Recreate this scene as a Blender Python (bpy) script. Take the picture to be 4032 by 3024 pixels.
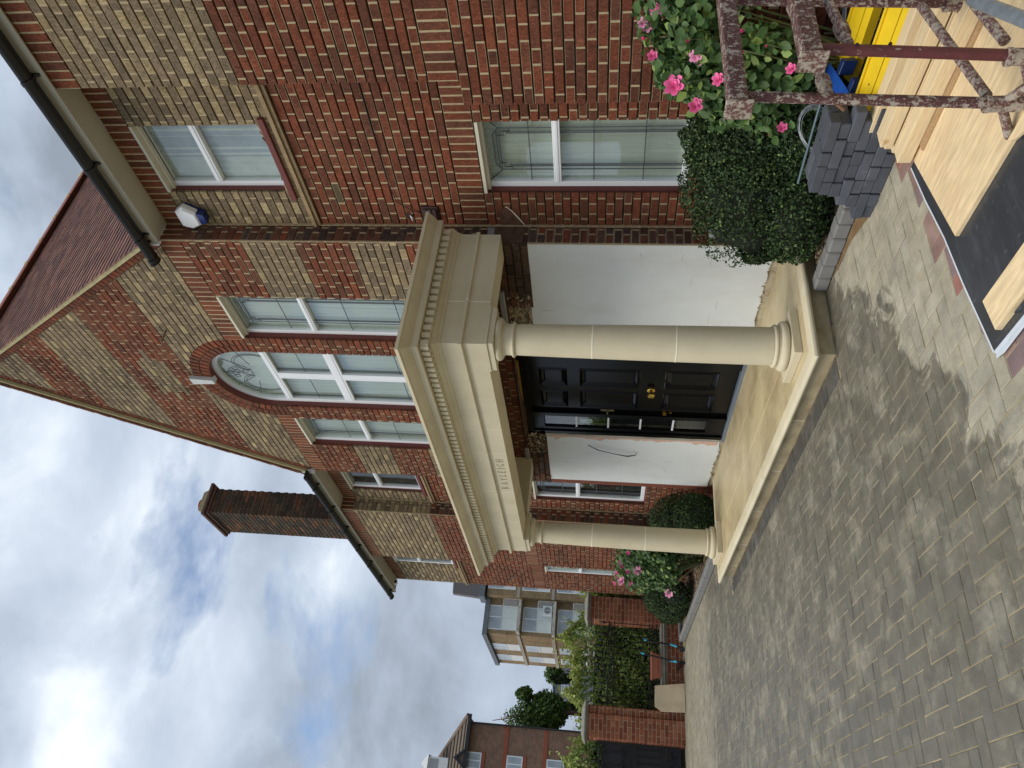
import bpy, bmesh, math, random
import numpy as np
from mathutils import Vector, Matrix
random.seed(11); rng = np.random.default_rng(11)
sc = bpy.context.scene
for o in list(bpy.data.objects): bpy.data.objects.remove(o, do_unlink=True)
COL = sc.collection
def srgb(r, g, b):
    f = lambda c: (c/255/12.92) if c/255 <= .04045 else ((c/255+.055)/1.055)**2.4
    return (f(r), f(g), f(b))

# ------------------------------------------------------------------ camera (phone held upright, picture stored on its side)
CAM = Vector((4.4149, -3.2327, 1.6))
YAW, PITCH, ROLL = math.radians(146.5257), math.radians(7.4043), math.radians(1.9156)
fwd = Vector((math.cos(PITCH)*math.cos(YAW), math.cos(PITCH)*math.sin(YAW), math.sin(PITCH)))
rt = fwd.cross(Vector((0, 0, 1))).normalized(); up = rt.cross(fwd)
r2 = math.cos(ROLL)*rt + math.sin(ROLL)*up; u2 = -math.sin(ROLL)*rt + math.cos(ROLL)*up
cd = bpy.data.cameras.new('camera'); cam = bpy.data.objects.new('camera', cd); COL.objects.link(cam)
cx_, cy_, cz_ = -u2, r2, -fwd
cam.matrix_world = Matrix(((cx_.x, cy_.x, cz_.x, CAM.x), (cx_.y, cy_.y, cz_.y, CAM.y), (cx_.z, cy_.z, cz_.z, CAM.z), (0, 0, 0, 1)))
cd.sensor_width = 36; cd.sensor_fit = 'HORIZONTAL'; cd.lens = 36*2912/4032; cd.clip_start = .05; cd.clip_end = 2000
sc.camera = cam
def project(p):                       # picture position, 0..1 in both directions when inside the frame
    d = Vector(p) - CAM; z = d.dot(fwd)
    if z < .1: return None
    return (.5 + d.dot(-u2)/z*2912/4032, .5 - d.dot(r2)/z*2912/3024, z)

# ------------------------------------------------------------------ sky, sun, exposure
SUN_DIR = Vector((-.06, -.60, .95)).normalized()
sun_el = math.asin(SUN_DIR.z); sun_az = math.atan2(SUN_DIR.x, SUN_DIR.y)
w = bpy.data.worlds.new('World'); sc.world = w; w.use_nodes = True
nt = w.node_tree; nt.nodes.clear()
def N(nt, typ, **kw):
    n = nt.nodes.new(typ)
    for k, v in kw.items():
        if k == 'inp':
            for kk, vv in v.items(): n.inputs[kk].default_value = vv
        else: setattr(n, k, v)
    return n
out = N(nt, 'ShaderNodeOutputWorld'); bg = N(nt, 'ShaderNodeBackground'); bg.inputs['Strength'].default_value = .1
sky = N(nt, 'ShaderNodeTexSky', sky_type='NISHITA', sun_disc=False, sun_elevation=sun_el, sun_rotation=sun_az, altitude=50, air_density=1.0, dust_density=1.5, ozone_density=1.2)
tc = N(nt, 'ShaderNodeTexCoord')
mp = N(nt, 'ShaderNodeMapping'); mp.inputs['Scale'].default_value = (1.0, 1.0, 2.6); mp.inputs['Location'].default_value = (8.8, 9.1, 4.0)
nt.links.new(tc.outputs['Generated'], mp.inputs['Vector'])
n1 = N(nt, 'ShaderNodeTexNoise', inp={'Scale': 2.3, 'Detail': 10.0, 'Roughness': .55, 'Distortion': .25})
n2 = N(nt, 'ShaderNodeTexNoise', inp={'Scale': 3.0, 'Detail': 10.0, 'Roughness': .54, 'Distortion': .35})
mp2 = N(nt, 'ShaderNodeMapping'); mp2.inputs['Scale'].default_value = (1, 1, 1.9); mp2.inputs['Location'].default_value = (12.2, 6.6, 3.5)
nt.links.new(tc.outputs['Generated'], mp2.inputs['Vector'])
nt.links.new(mp.outputs[0], n1.inputs['Vector']); nt.links.new(mp2.outputs[0], n2.inputs['Vector'])
cover = N(nt, 'ShaderNodeValToRGB'); e = cover.color_ramp.elements
e[0].position = .30; e[0].color = (0, 0, 0, 1); e[1].position = .41; e[1].color = (1, 1, 1, 1)
tone = N(nt, 'ShaderNodeValToRGB'); e = tone.color_ramp.elements
e[0].position = .34; e[0].color = (1.9, 2.2, 2.65, 1)
e[1].position = .76; e[1].color = (6.6, 7.0, 7.5, 1)
e2 = tone.color_ramp.elements.new(.50); e2.color = (3.0, 3.5, 4.25, 1)
e3 = tone.color_ramp.elements.new(.61); e3.color = (4.0, 4.5, 5.2, 1)
nt.links.new(n1.outputs['Fac'], cover.inputs['Fac']); nt.links.new(n2.outputs['Fac'], tone.inputs['Fac'])
mx = N(nt, 'ShaderNodeMix', data_type='RGBA')
skb = N(nt, 'ShaderNodeMix', data_type='RGBA', blend_type='MULTIPLY'); skb.inputs[0].default_value = 1; skb.inputs[7].default_value = (.95, .95, .95, 1)
nt.links.new(sky.outputs[0], skb.inputs[6])
nt.links.new(cover.outputs[0], mx.inputs[0]); nt.links.new(skb.outputs[2], mx.inputs[6]); nt.links.new(tone.outputs[0], mx.inputs[7])
nt.links.new(mx.outputs[2], bg.inputs['Color']); nt.links.new(bg.outputs[0], out.inputs[0])
sd = bpy.data.lights.new('sun', 'SUN'); sd.energy = 1.35; sd.angle = math.radians(42); sd.color = (1, .92, .81)
so = bpy.data.objects.new('sun', sd); COL.objects.link(so); so.location = (0, -5, 20)
so.rotation_euler = (-SUN_DIR).to_track_quat('-Z', 'Y').to_euler()
sc.view_settings.view_transform = 'Standard'; sc.view_settings.look = 'None'
sc.view_settings.exposure = .80; sc.view_settings.gamma = 1; sc.view_settings.use_curve_mapping = False
sc.cycles.max_bounces = 6; sc.cycles.transparent_max_bounces = 12; sc.cycles.use_denoising = True

# ------------------------------------------------------------------ helpers
class MB:
    def __init__(s): s.v = []; s.f = []; s.c = []; s.mi = []
    def add(s, verts, faces, col=None, mi=0):
        b = len(s.v); s.v.extend([tuple(p) for p in verts])
        for f in faces: s.f.append(tuple(b+i for i in f)); s.c.append(col); s.mi.append(mi)
        return s
    def box(s, x0, x1, y0, y1, z0, z1, col=None, mi=0, M=None):
        vs = [(x0, y0, z0), (x1, y0, z0), (x1, y1, z0), (x0, y1, z0), (x0, y0, z1), (x1, y0, z1), (x1, y1, z1), (x0, y1, z1)]
        if M is not None: vs = [M @ Vector(p) for p in vs]
        return s.add(vs, [(0, 3, 2, 1), (4, 5, 6, 7), (0, 1, 5, 4), (1, 2, 6, 5), (2, 3, 7, 6), (3, 0, 4, 7)], col, mi)
    def bbox(s, x0, x1, y0, y1, z0, z1, b=.004, col=None, M=None):   # box with chamfered edges
        xs, ys, zs = (x0, x1), (y0, y1), (z0, z1); V = []; idx = {}
        for i in (0, 1):
            for j in (0, 1):
                for k in (0, 1):
                    sx, sy, sz = (1 if i == 0 else -1), (1 if j == 0 else -1), (1 if k == 0 else -1)
                    for a in range(3):
                        p = [xs[i]+sx*b, ys[j]+sy*b, zs[k]+sz*b]; p[a] = (xs[i], ys[j], zs[k])[a]
                        idx[(i, j, k, a)] = len(V); V.append(tuple(p))
        F = []
        for a in range(3):
            for e_ in (0, 1):
                q = []
                o1, o2 = [t for t in range(3) if t != a]
                for (m, n) in ((0, 0), (1, 0), (1, 1), (0, 1)):
                    t = [0, 0, 0]; t[a] = e_; t[o1] = m; t[o2] = n; q.append(idx[(t[0], t[1], t[2], a)])
                F.append(tuple(q))
        for a in range(3):
            o1, o2 = [t for t in range(3) if t != a]
            for m in (0, 1):
                for n in (0, 1):
                    t0 = [0, 0, 0]; t0[o1] = m; t0[o2] = n; t1 = list(t0); t1[a] = 1
                    F.append((idx[(*t0, o1)], idx[(*t1, o1)], idx[(*t1, o2)], idx[(*t0, o2)]))
        for i in (0, 1):
            for j in (0, 1):
                for k in (0, 1): F.append((idx[(i, j, k, 0)], idx[(i, j, k, 1)], idx[(i, j, k, 2)]))
        if M is not None: V = [M @ Vector(p) for p in V]
        return s.add(V, F, col)
    def tube(s, pts, r, n=8, col=None, cap=True):
        pts = [Vector(p) for p in pts]; rs = r if isinstance(r, (list, tuple)) else [r]*len(pts); V = []; F = []; prev = None
        for i, p in enumerate(pts):
            d = (pts[min(i+1, len(pts)-1)] - pts[max(i-1, 0)]).normalized()
            if prev is None:
                a = Vector((0, 0, 1)) if abs(d.z) < .9 else Vector((1, 0, 0)); prev = d.cross(a).normalized()
            x = (prev - d*prev.dot(d)).normalized(); y = d.cross(x); prev = x
            for k in range(n):
                t = 2*math.pi*k/n; V.append(p + rs[i]*(math.cos(t)*x + math.sin(t)*y))
        for i in range(len(pts)-1):
            for k in range(n): F.append((i*n+k, i*n+(k+1) % n, (i+1)*n+(k+1) % n, (i+1)*n+k))
        if cap: F.append(tuple(range(n))[::-1]); F.append(tuple((len(pts)-1)*n+k for k in range(n)))
        return s.add(V, F, col)
    def lathe(s, prof, c, n=40, col=None):
        V = []; F = []; m = len(prof)
        for (r, z) in prof:
            for k in range(n): t = 2*math.pi*k/n; V.append((c[0]+r*math.cos(t), c[1]+r*math.sin(t), c[2]+z))
        for i in range(m-1):
            for k in range(n): F.append((i*n+k, i*n+(k+1) % n, (i+1)*n+(k+1) % n, (i+1)*n+k))
        F.append(tuple(range(n))[::-1]); F.append(tuple((m-1)*n+k for k in range(n)))
        return s.add(V, F, col)
    def prism(s, poly, fn, d0, d1, col=None, mi=0):   # polygon in a plane, extruded; fn(u, v, d) -> point
        n = len(poly); V = [fn(u, v, d0) for u, v in poly] + [fn(u, v, d1) for u, v in poly]
        F = [tuple(range(n)), tuple(range(2*n-1, n-1, -1))] + [(i, i+n, (i+1) % n+n, (i+1) % n) for i in range(n)]
        return s.add(V, F, col, mi)
    def sweep_u(s, prof, xr, xl, yf, yb, col=None):   # closed section carried round three sides with mitred corners
        n = len(prof); V = []
        for st in range(4):
            for (o_, z) in prof:
                V.append(((xr+o_, yb, z), (xr+o_, yf-o_, z), (xl-o_, yf-o_, z), (xl-o_, yb, z))[st])
        F = []
        for st in range(3):
            for i in range(n): j = (i+1) % n; F.append((st*n+i, st*n+j, (st+1)*n+j, (st+1)*n+i))
        F.append(tuple(range(n))); F.append(tuple(3*n+i for i in range(n))[::-1])
        return s.add(V, F, col)
    def build(s, name, mat, parent=None, smooth=False, recalc=True, kind=None):
        me = bpy.data.meshes.new(name); me.from_pydata(s.v, [], s.f)
        for m in (mat if isinstance(mat, (list, tuple)) else [mat]): me.materials.append(m)
        if any(s.mi): me.polygons.foreach_set('material_index', s.mi)
        if any(c is not None for c in s.c):
            a = me.attributes.new('col', 'FLOAT_COLOR', 'FACE')
            arr = np.ones((len(s.c), 4), dtype=np.float32)
            for i, c in enumerate(s.c):
                if c is not None: arr[i, :3] = c
            a.data.foreach_set('color', arr.ravel().tolist())
        if recalc:
            bm = bmesh.new(); bm.from_mesh(me); bmesh.ops.recalc_face_normals(bm, faces=bm.faces); bm.to_mesh(me); bm.free()
        if smooth:
            me.polygons.foreach_set('use_smooth', [True]*len(me.polygons))
            if smooth is not True: me.set_sharp_from_angle(angle=math.radians(smooth))
        o = bpy.data.objects.new(name, me); COL.objects.link(o)
        if parent is not None: o.parent = parent
        if kind: o['kind'] = kind
        return o
def tag(o, label, cat, group=None):
    o['label'] = label; o['category'] = cat
    if group: o['group'] = group
    return o
def thing(name, label, cat, group=None, loc=(0, 0, 0)):
    o = bpy.data.objects.new(name, None); COL.objects.link(o); o.empty_display_size = .1
    return tag(o, label, cat, group)
def struct(o): o['kind'] = 'structure'; return o

# ------------------------------------------------------------------ materials
MATS = {}
def mat(name, col=(.5, .5, .5), rough=.7, metal=0, var=.15, scale=8, bump=.0, bscale=60, src=None, spec=.5, stain=None, stretch=None, trans=0, detail=4):
    if name in MATS: return MATS[name]
    m = bpy.data.materials.new(name); m.use_nodes = True; t = m.node_tree; b = t.nodes['Principled BSDF']
    b.inputs['Roughness'].default_value = rough; b.inputs['Metallic'].default_value = metal; b.inputs['Specular IOR Level'].default_value = spec
    g = N(t, 'ShaderNodeNewGeometry'); vec = g.outputs['Position']
    if stretch:
        mpn = N(t, 'ShaderNodeMapping'); mpn.inputs['Scale'].default_value = stretch; t.links.new(vec, mpn.inputs['Vector']); vec = mpn.outputs[0]
    if src == 'attr': base = N(t, 'ShaderNodeAttribute', attribute_name='col').outputs['Color']
    elif src == 'obj': base = N(t, 'ShaderNodeObjectInfo').outputs['Color']
    else:
        rgb = N(t, 'ShaderNodeRGB'); rgb.outputs[0].default_value = (*col, 1); base = rgb.outputs[0]
    nz = N(t, 'ShaderNodeTexNoise', inp={'Scale': scale, 'Detail': float(detail), 'Roughness': .6}); t.links.new(vec, nz.inputs['Vector'])
    mr = N(t, 'ShaderNodeMapRange', inp={'From Min': .25, 'From Max': .75, 'To Min': 1-var, 'To Max': 1+var}); t.links.new(nz.outputs['Fac'], mr.inputs['Value'])
    mul = N(t, 'ShaderNodeVectorMath', operation='SCALE'); t.links.new(base, mul.inputs[0]); t.links.new(mr.outputs[0], mul.inputs['Scale'])
    colout = mul.outputs[0]
    if stain:                        # (colour, noise scale, threshold low, high, amount, stretch)
        for (sc_, ss, lo, hi, am, st_) in ([stain] if not isinstance(stain, list) else stain):
            mp_ = N(t, 'ShaderNodeMapping'); mp_.inputs['Scale'].default_value = st_; t.links.new(g.outputs['Position'], mp_.inputs['Vector'])
            n_ = N(t, 'ShaderNodeTexNoise', inp={'Scale': ss, 'Detail': 6.0, 'Roughness': .65}); t.links.new(mp_.outputs[0], n_.inputs['Vector'])
            r_ = N(t, 'ShaderNodeMapRange', inp={'From Min': lo, 'From Max': hi, 'To Min': 0.0, 'To Max': am}); t.links.new(n_.outputs['Fac'], r_.inputs['Value'])
            x_ = N(t, 'ShaderNodeMix', data_type='RGBA'); t.links.new(r_.outputs[0], x_.inputs[0]); t.links.new(colout, x_.inputs[6]); x_.inputs[7].default_value = (*sc_, 1); colout = x_.outputs[2]
    t.links.new(colout, b.inputs['Base Color'])
    if bump:
        nb = N(t, 'ShaderNodeTexNoise', inp={'Scale': bscale, 'Detail': 5.0, 'Roughness': .65}); t.links.new(vec, nb.inputs['Vector'])
        bp = N(t, 'ShaderNodeBump', inp={'Strength': bump, 'Distance': .01}); t.links.new(nb.outputs['Fac'], bp.inputs['Height']); t.links.new(bp.outputs[0], b.inputs['Normal'])
    if trans: b.inputs['Transmission Weight'].default_value = trans
    MATS[name] = m; return m
def brick_mat(name, src):
    m = bpy.data.materials.new(name); m.use_nodes = True; t = m.node_tree; b = t.nodes['Principled BSDF']
    b.inputs['Roughness'].default_value = .88; b.inputs['Specular IOR Level'].default_value = .25
    g = N(t, 'ShaderNodeNewGeometry')
    base = N(t, 'ShaderNodeAttribute', attribute_name='col').outputs['Color'] if src == 'attr' else N(t, 'ShaderNodeObjectInfo').outputs['Color']
    mp_ = N(t, 'ShaderNodeMapping'); mp_.inputs['Scale'].default_value = (1, 1, .45); t.links.new(g.outputs['Position'], mp_.inputs['Vector'])
    rus = N(t, 'ShaderNodeTexNoise', inp={'Scale': 62.0, 'Detail': 4.0, 'Roughness': .7, 'Distortion': .9}); t.links.new(mp_.outputs[0], rus.inputs['Vector'])
    big = N(t, 'ShaderNodeTexNoise', inp={'Scale': 9.0, 'Detail': 3.0, 'Roughness': .6}); t.links.new(g.outputs['Position'], big.inputs['Vector'])
    r1 = N(t, 'ShaderNodeMapRange', inp={'From Min': .3, 'From Max': .72, 'To Min': .45, 'To Max': 1.42}); t.links.new(rus.outputs['Fac'], r1.inputs['Value'])
    r2_ = N(t, 'ShaderNodeMapRange', inp={'From Min': .3, 'From Max': .7, 'To Min': .82, 'To Max': 1.16}); t.links.new(big.outputs['Fac'], r2_.inputs['Value'])
    mm = N(t, 'ShaderNodeMath', operation='MULTIPLY'); t.links.new(r1.outputs[0], mm.inputs[0]); t.links.new(r2_.outputs[0], mm.inputs[1])
    mul = N(t, 'ShaderNodeVectorMath', operation='SCALE'); t.links.new(base, mul.inputs[0]); t.links.new(mm.outputs[0], mul.inputs['Scale'])
    wz = N(t, 'ShaderNodeTexNoise', inp={'Scale': 1.1, 'Detail': 5.0, 'Roughness': .7}); mpw = N(t, 'ShaderNodeMapping'); mpw.inputs['Scale'].default_value = (1, 1, .5); t.links.new(g.outputs['Position'], mpw.inputs['Vector']); t.links.new(mpw.outputs[0], wz.inputs['Vector'])
    wr = N(t, 'ShaderNodeMapRange', inp={'From Min': .3, 'From Max': .7, 'To Min': .80, 'To Max': 1.14}); t.links.new(wz.outputs['Fac'], wr.inputs['Value']); mu2 = N(t, 'ShaderNodeVectorMath', operation='SCALE'); t.links.new(mul.outputs[0], mu2.inputs[0]); t.links.new(wr.outputs[0], mu2.inputs['Scale'])
    t.links.new(mu2.outputs[0], b.inputs['Base Color'])
    bp = N(t, 'ShaderNodeBump', inp={'Strength': .9, 'Distance': .010}); t.links.new(rus.outputs['Fac'], bp.inputs['Height']); t.links.new(bp.outputs[0], b.inputs['Normal'])
    return m
BR_A = brick_mat('rustic_brick_field', 'attr'); BR_O = brick_mat('rustic_brick_single', 'obj')
MORTAR = mat('sand_mortar', srgb(172, 156, 123), .95, var=.2, scale=14, bump=.4, bscale=220)
BEDMORTAR = mat('raked_bed_mortar', srgb(84, 72, 56), .98, var=.25, scale=12)  # darker than the perpend mortar: shade of the raked joints put into the colour
STONE = mat('cast_limestone', srgb(211, 201, 172), .8, var=.07, scale=3, bump=.12, bscale=420, stain=[(srgb(190, 178, 146), 1.6, .46, .72, .65, (1, 1, .5)), (srgb(158, 146, 118), 5.0, .60, .74, .4, (1, 1, .25))])
FLOOR_STONE = mat('wet_limestone_flag', srgb(202, 186, 146), .42, var=.1, scale=4, bump=.05, bscale=300, stain=(srgb(140, 122, 84), 1.5, .45, .70, .75, (1, 1, 1)))
PALE_JOINT = mat('pale_lime_joint', srgb(236, 230, 208), .9, var=.1, scale=60)
WHITE = mat('white_pvc', srgb(232, 236, 240), .35, var=.03, scale=3, spec=.5)
CREAM = mat('cream_paint', srgb(206, 202, 184), .5, var=.05, scale=5)
SOFFIT = mat('grey_white_soffit', srgb(190, 186, 172), .6, var=.05, scale=3)
REDPAINT = mat('oxblood_paint', srgb(104, 48, 42), .6, var=.12, scale=12)
BLACK = mat('black_gloss_paint', srgb(9, 10, 12), .16, var=.15, scale=6, spec=.2)
GUTTER = mat('black_plastic', srgb(14, 16, 18), .42, var=.15, scale=7)
BRASS = mat('polished_brass', srgb(206, 172, 84), .22, metal=1, var=.12, scale=40)
LEAD = mat('lead_strip', srgb(92, 98, 104), .5, metal=.3, var=.15, scale=30)
RENDER = mat('white_painted_render', srgb(224, 228, 226), .75, var=.03, scale=5, bump=.1, bscale=25, stain=[(srgb(204, 196, 184), 1.5, .50, .75, .5, (1, 1, .4)), (srgb(170, 166, 162), 9.0, .66, .72, .45, (1, 1, .35)), (srgb(150, 146, 142), 40.0, .72, .76, .5, (1, 1, .2))])
def glass_mat():
    m = bpy.data.materials.new('window_glass'); m.use_nodes = True; t = m.node_tree; t.nodes.clear()
    o_ = N(t, 'ShaderNodeOutputMaterial'); tr = N(t, 'ShaderNodeBsdfTransparent'); tr.inputs[0].default_value = (.91, .94, .92, 1)
    gl = N(t, 'ShaderNodeBsdfGlossy'); gl.inputs['Roughness'].default_value = .02; gl.inputs[0].default_value = (.95, .97, .97, 1)
    fr = N(t, 'ShaderNodeFresnel', inp={'IOR': 1.55}); mxs = N(t, 'ShaderNodeMixShader')
    ad = N(t, 'ShaderNodeMath', operation='ADD'); ad.inputs[1].default_value = .10; t.links.new(fr.outputs[0], ad.inputs[0])
    nb = N(t, 'ShaderNodeTexNoise', inp={'Scale': 3.0, 'Detail': 2.0}); bp = N(t, 'ShaderNodeBump', inp={'Strength': .06, 'Distance': .02})
    gg = N(t, 'ShaderNodeNewGeometry'); t.links.new(gg.outputs['Position'], nb.inputs['Vector']); t.links.new(nb.outputs['Fac'], bp.inputs['Height']); t.links.new(bp.outputs[0], gl.inputs['Normal'])
    fb = N(t, 'ShaderNodeMath', operation='SUBTRACT'); fb.inputs[0].default_value = 1; t.links.new(gg.outputs['Backfacing'], fb.inputs[1]); fm = N(t, 'ShaderNodeMath', operation='MULTIPLY'); t.links.new(ad.outputs[0], fm.inputs[0]); t.links.new(fb.outputs[0], fm.inputs[1]); t.links.new(fm.outputs[0], mxs.inputs[0]); t.links.new(tr.outputs[0], mxs.inputs[1]); t.links.new(gl.outputs[0], mxs.inputs[2]); t.links.new(mxs.outputs[0], o_.inputs[0])
    return m
GLASS = glass_mat()
def leaf_mat(name, rough=.5, tl=.25):
    m = bpy.data.materials.new(name); m.use_nodes = True; t = m.node_tree; b = t.nodes['Principled BSDF']; o_ = t.nodes['Material Output']
    a = N(t, 'ShaderNodeAttribute', attribute_name='col'); t.links.new(a.outputs['Color'], b.inputs['Base Color']); b.inputs['Roughness'].default_value = rough
    b.inputs['Specular IOR Level'].default_value = .35
    ts = N(t, 'ShaderNodeBsdfTranslucent'); t.links.new(a.outputs['Color'], ts.inputs[0]); ms = N(t, 'ShaderNodeMixShader'); ms.inputs[0].default_value = tl
    t.links.new(b.outputs[0], ms.inputs[1]); t.links.new(ts.outputs[0], ms.inputs[2]); t.links.new(ms.outputs[0], o_.inputs[0]); return m
LEAF = leaf_mat('leaf'); LEAF_BOX = leaf_mat('box_leaf', .62, .12)
# ------------------------------------------------------------------ ground and driveway
GRASSY = mat('far_ground', srgb(92, 92, 74), .95, var=.3, scale=.4)
SAND = mat('jointing_sand', srgb(172, 158, 124), .95, var=.25, scale=6, bump=.3, bscale=300, stain=(srgb(104, 92, 66), 1.3, .46, .66, .8, (1, 1, 1)))
b = MB(); b.add([(-400, -300, -.06), (300, -300, -.06), (300, 400, -.06), (-400, 400, -.06)], [(0, 1, 2, 3)]); ground = struct(b.build('ground', GRASSY, recalc=False))
b = MB(); b.box(-10.6, 6.5, -9, 1.2, -.05, -.0035); driveway = struct(b.build('driveway', SAND))
def paver_mat(name, src):
    m = bpy.data.materials.new(name); m.use_nodes = True; t = m.node_tree; bs = t.nodes['Principled BSDF']; L = t.links.new
    g = N(t, 'ShaderNodeNewGeometry'); P = g.outputs['Position']
    base = N(t, 'ShaderNodeAttribute', attribute_name='col').outputs['Color'] if src == 'attr' else N(t, 'ShaderNodeObjectInfo').outputs['Color']
    fine = N(t, 'ShaderNodeTexNoise', inp={'Scale': 160.0, 'Detail': 3.0, 'Roughness': .8}); L(P, fine.inputs['Vector'])
    mid = N(t, 'ShaderNodeTexNoise', inp={'Scale': 7.0, 'Detail': 5.0, 'Roughness': .65}); L(P, mid.inputs['Vector'])
    r1 = N(t, 'ShaderNodeMapRange', inp={'From Min': .3, 'From Max': .7, 'To Min': .78, 'To Max': 1.22}); L(fine.outputs['Fac'], r1.inputs['Value'])
    r2_ = N(t, 'ShaderNodeMapRange', inp={'From Min': .3, 'From Max': .7, 'To Min': .74, 'To Max': 1.2}); L(mid.outputs['Fac'], r2_.inputs['Value'])
    mm = N(t, 'ShaderNodeMath', operation='MULTIPLY'); L(r1.outputs[0], mm.inputs[0]); L(r2_.outputs[0], mm.inputs[1])
    # hosed-down patch: soaked between the porch and a ragged edge near the mat
    sx = N(t, 'ShaderNodeSeparateXYZ'); L(P, sx.inputs[0])
    dx = N(t, 'ShaderNodeMath', operation='MULTIPLY_ADD'); L(sx.outputs['X'], dx.inputs[0]); dx.inputs[1].default_value = .85; dx.inputs[2].default_value = -.85*.72+.525*.2
    dist = N(t, 'ShaderNodeMath', operation='MULTIPLY_ADD'); L(sx.outputs['Y'], dist.inputs[0]); dist.inputs[1].default_value = .525; L(dx.outputs[0], dist.inputs[2])
    wn = N(t, 'ShaderNodeTexNoise', inp={'Scale': 3.0, 'Detail': 8.0, 'Roughness': .66, 'Distortion': .7}); L(P, wn.inputs['Vector'])
    wa = N(t, 'ShaderNodeMath', operation='MULTIPLY_ADD'); L(wn.outputs['Fac'], wa.inputs[0]); wa.inputs[1].default_value = 1.5; wa.inputs[2].default_value = -.72
    wb = N(t, 'ShaderNodeMath', operation='SUBTRACT'); L(wa.outputs[0], wb.inputs[0]); L(dist.outputs[0], wb.inputs[1])
    wm = N(t, 'ShaderNodeMapRange', interpolation_type='SMOOTHSTEP', inp={'From Min': -.04, 'From Max': .10, 'To Min': 0.0, 'To Max': 1.0}); L(wb.outputs[0], wm.inputs['Value'])
    fa = N(t, 'ShaderNodeMath', operation='MULTIPLY_ADD'); L(wn.outputs['Fac'], fa.inputs[0]); fa.inputs[1].default_value = 2.4; L(sx.outputs['X'], fa.inputs[2])
    fm = N(t, 'ShaderNodeMapRange', interpolation_type='SMOOTHSTEP', inp={'From Min': -6.3, 'From Max': -5.2, 'To Min': .45, 'To Max': 1.0}); L(fa.outputs[0], fm.inputs['Value'])
    wet = N(t, 'ShaderNodeMath', operation='MULTIPLY'); L(wm.outputs[0], wet.inputs[0]); L(fm.outputs[0], wet.inputs[1])
    # dry scabs inside the soaked patch
    sn = N(t, 'ShaderNodeTexNoise', inp={'Scale': 3.4, 'Detail': 8.0, 'Roughness': .7}); mpp = N(t, 'ShaderNodeMapping'); mpp.inputs['Location'].default_value = (3, 8, 1); L(P, mpp.inputs['Vector']); L(mpp.outputs[0], sn.inputs['Vector'])
    sm = N(t, 'ShaderNodeMapRange', inp={'From Min': .50, 'From Max': .70, 'To Min': 1.0, 'To Max': .30}); L(sn.outputs['Fac'], sm.inputs['Value'])
    wet2 = N(t, 'ShaderNodeMath', operation='MULTIPLY'); L(wet.outputs[0], wet2.inputs[0]); L(sm.outputs[0], wet2.inputs[1])
    dk = N(t, 'ShaderNodeMapRange', inp={'From Min': 0.0, 'From Max': 1.0, 'To Min': 1.0, 'To Max': .40}); L(wet2.outputs[0], dk.inputs['Value'])
    m3 = N(t, 'ShaderNodeMath', operation='MULTIPLY'); L(mm.outputs[0], m3.inputs[0]); L(dk.outputs[0], m3.inputs[1])
    mul = N(t, 'ShaderNodeVectorMath', operation='SCALE'); L(base, mul.inputs[0]); L(m3.outputs[0], mul.inputs['Scale'])
    # pale grit specks
    vo = N(t, 'ShaderNodeTexVoronoi', inp={'Scale': 48.0}); L(P, vo.inputs['Vector'])
    gm = N(t, 'ShaderNodeMapRange', inp={'From Min': .05, 'From Max': .09, 'To Min': .75, 'To Max': 0.0}); L(vo.outputs['Distance'], gm.inputs['Value'])
    xx = N(t, 'ShaderNodeMix', data_type='RGBA'); L(gm.outputs[0], xx.inputs[0]); L(mul.outputs[0], xx.inputs[6]); xx.inputs[7].default_value = (*srgb(196, 188, 164), 1)
    sp2 = N(t, 'ShaderNodeTexNoise', inp={'Scale': 2.4, 'Detail': 9.0, 'Roughness': .72}); mp3 = N(t, 'ShaderNodeMapping'); mp3.inputs['Location'].default_value = (7, 3, 0); mp3.inputs['Scale'].default_value = (1, 1.8, 1); L(P, mp3.inputs['Vector']); L(mp3.outputs[0], sp2.inputs['Vector'])
    sm2 = N(t, 'ShaderNodeMapRange', inp={'From Min': .66, 'From Max': .72, 'To Min': 0.0, 'To Max': .6}); L(sp2.outputs['Fac'], sm2.inputs['Value'])
    x2_ = N(t, 'ShaderNodeMix', data_type='RGBA'); L(sm2.outputs[0], x2_.inputs[0]); L(xx.outputs[2], x2_.inputs[6]); x2_.inputs[7].default_value = (*srgb(186, 180, 162), 1)
    L(x2_.outputs[2], bs.inputs['Base Color'])
    rr = N(t, 'ShaderNodeMapRange', inp={'From Min': 0.0, 'From Max': 1.0, 'To Min': .88, 'To Max': .5}); L(wet2.outputs[0], rr.inputs['Value']); L(rr.outputs[0], bs.inputs['Roughness'])
    bp = N(t, 'ShaderNodeBump', inp={'Strength': .35, 'Distance': .004}); L(fine.outputs['Fac'], bp.inputs['Height']); L(bp.outputs[0], bs.inputs['Normal'])
    return m
PV_A = paver_mat('concrete_paver_field', 'attr'); PV_O = paver_mat('concrete_paver_single', 'obj')
def in_frame(p, m=.06):
    q = project(p)
    return q is not None and -m < q[0] < 1+m and -m < q[1] < 1+m
GREYS = [srgb(166, 160, 140), srgb(162, 156, 136), srgb(169, 163, 144), srgb(158, 153, 136), srgb(164, 158, 137)]
REDS = [srgb(140, 112, 104), srgb(146, 120, 110), srgb(128, 108, 108), srgb(152, 106, 94)]
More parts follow.
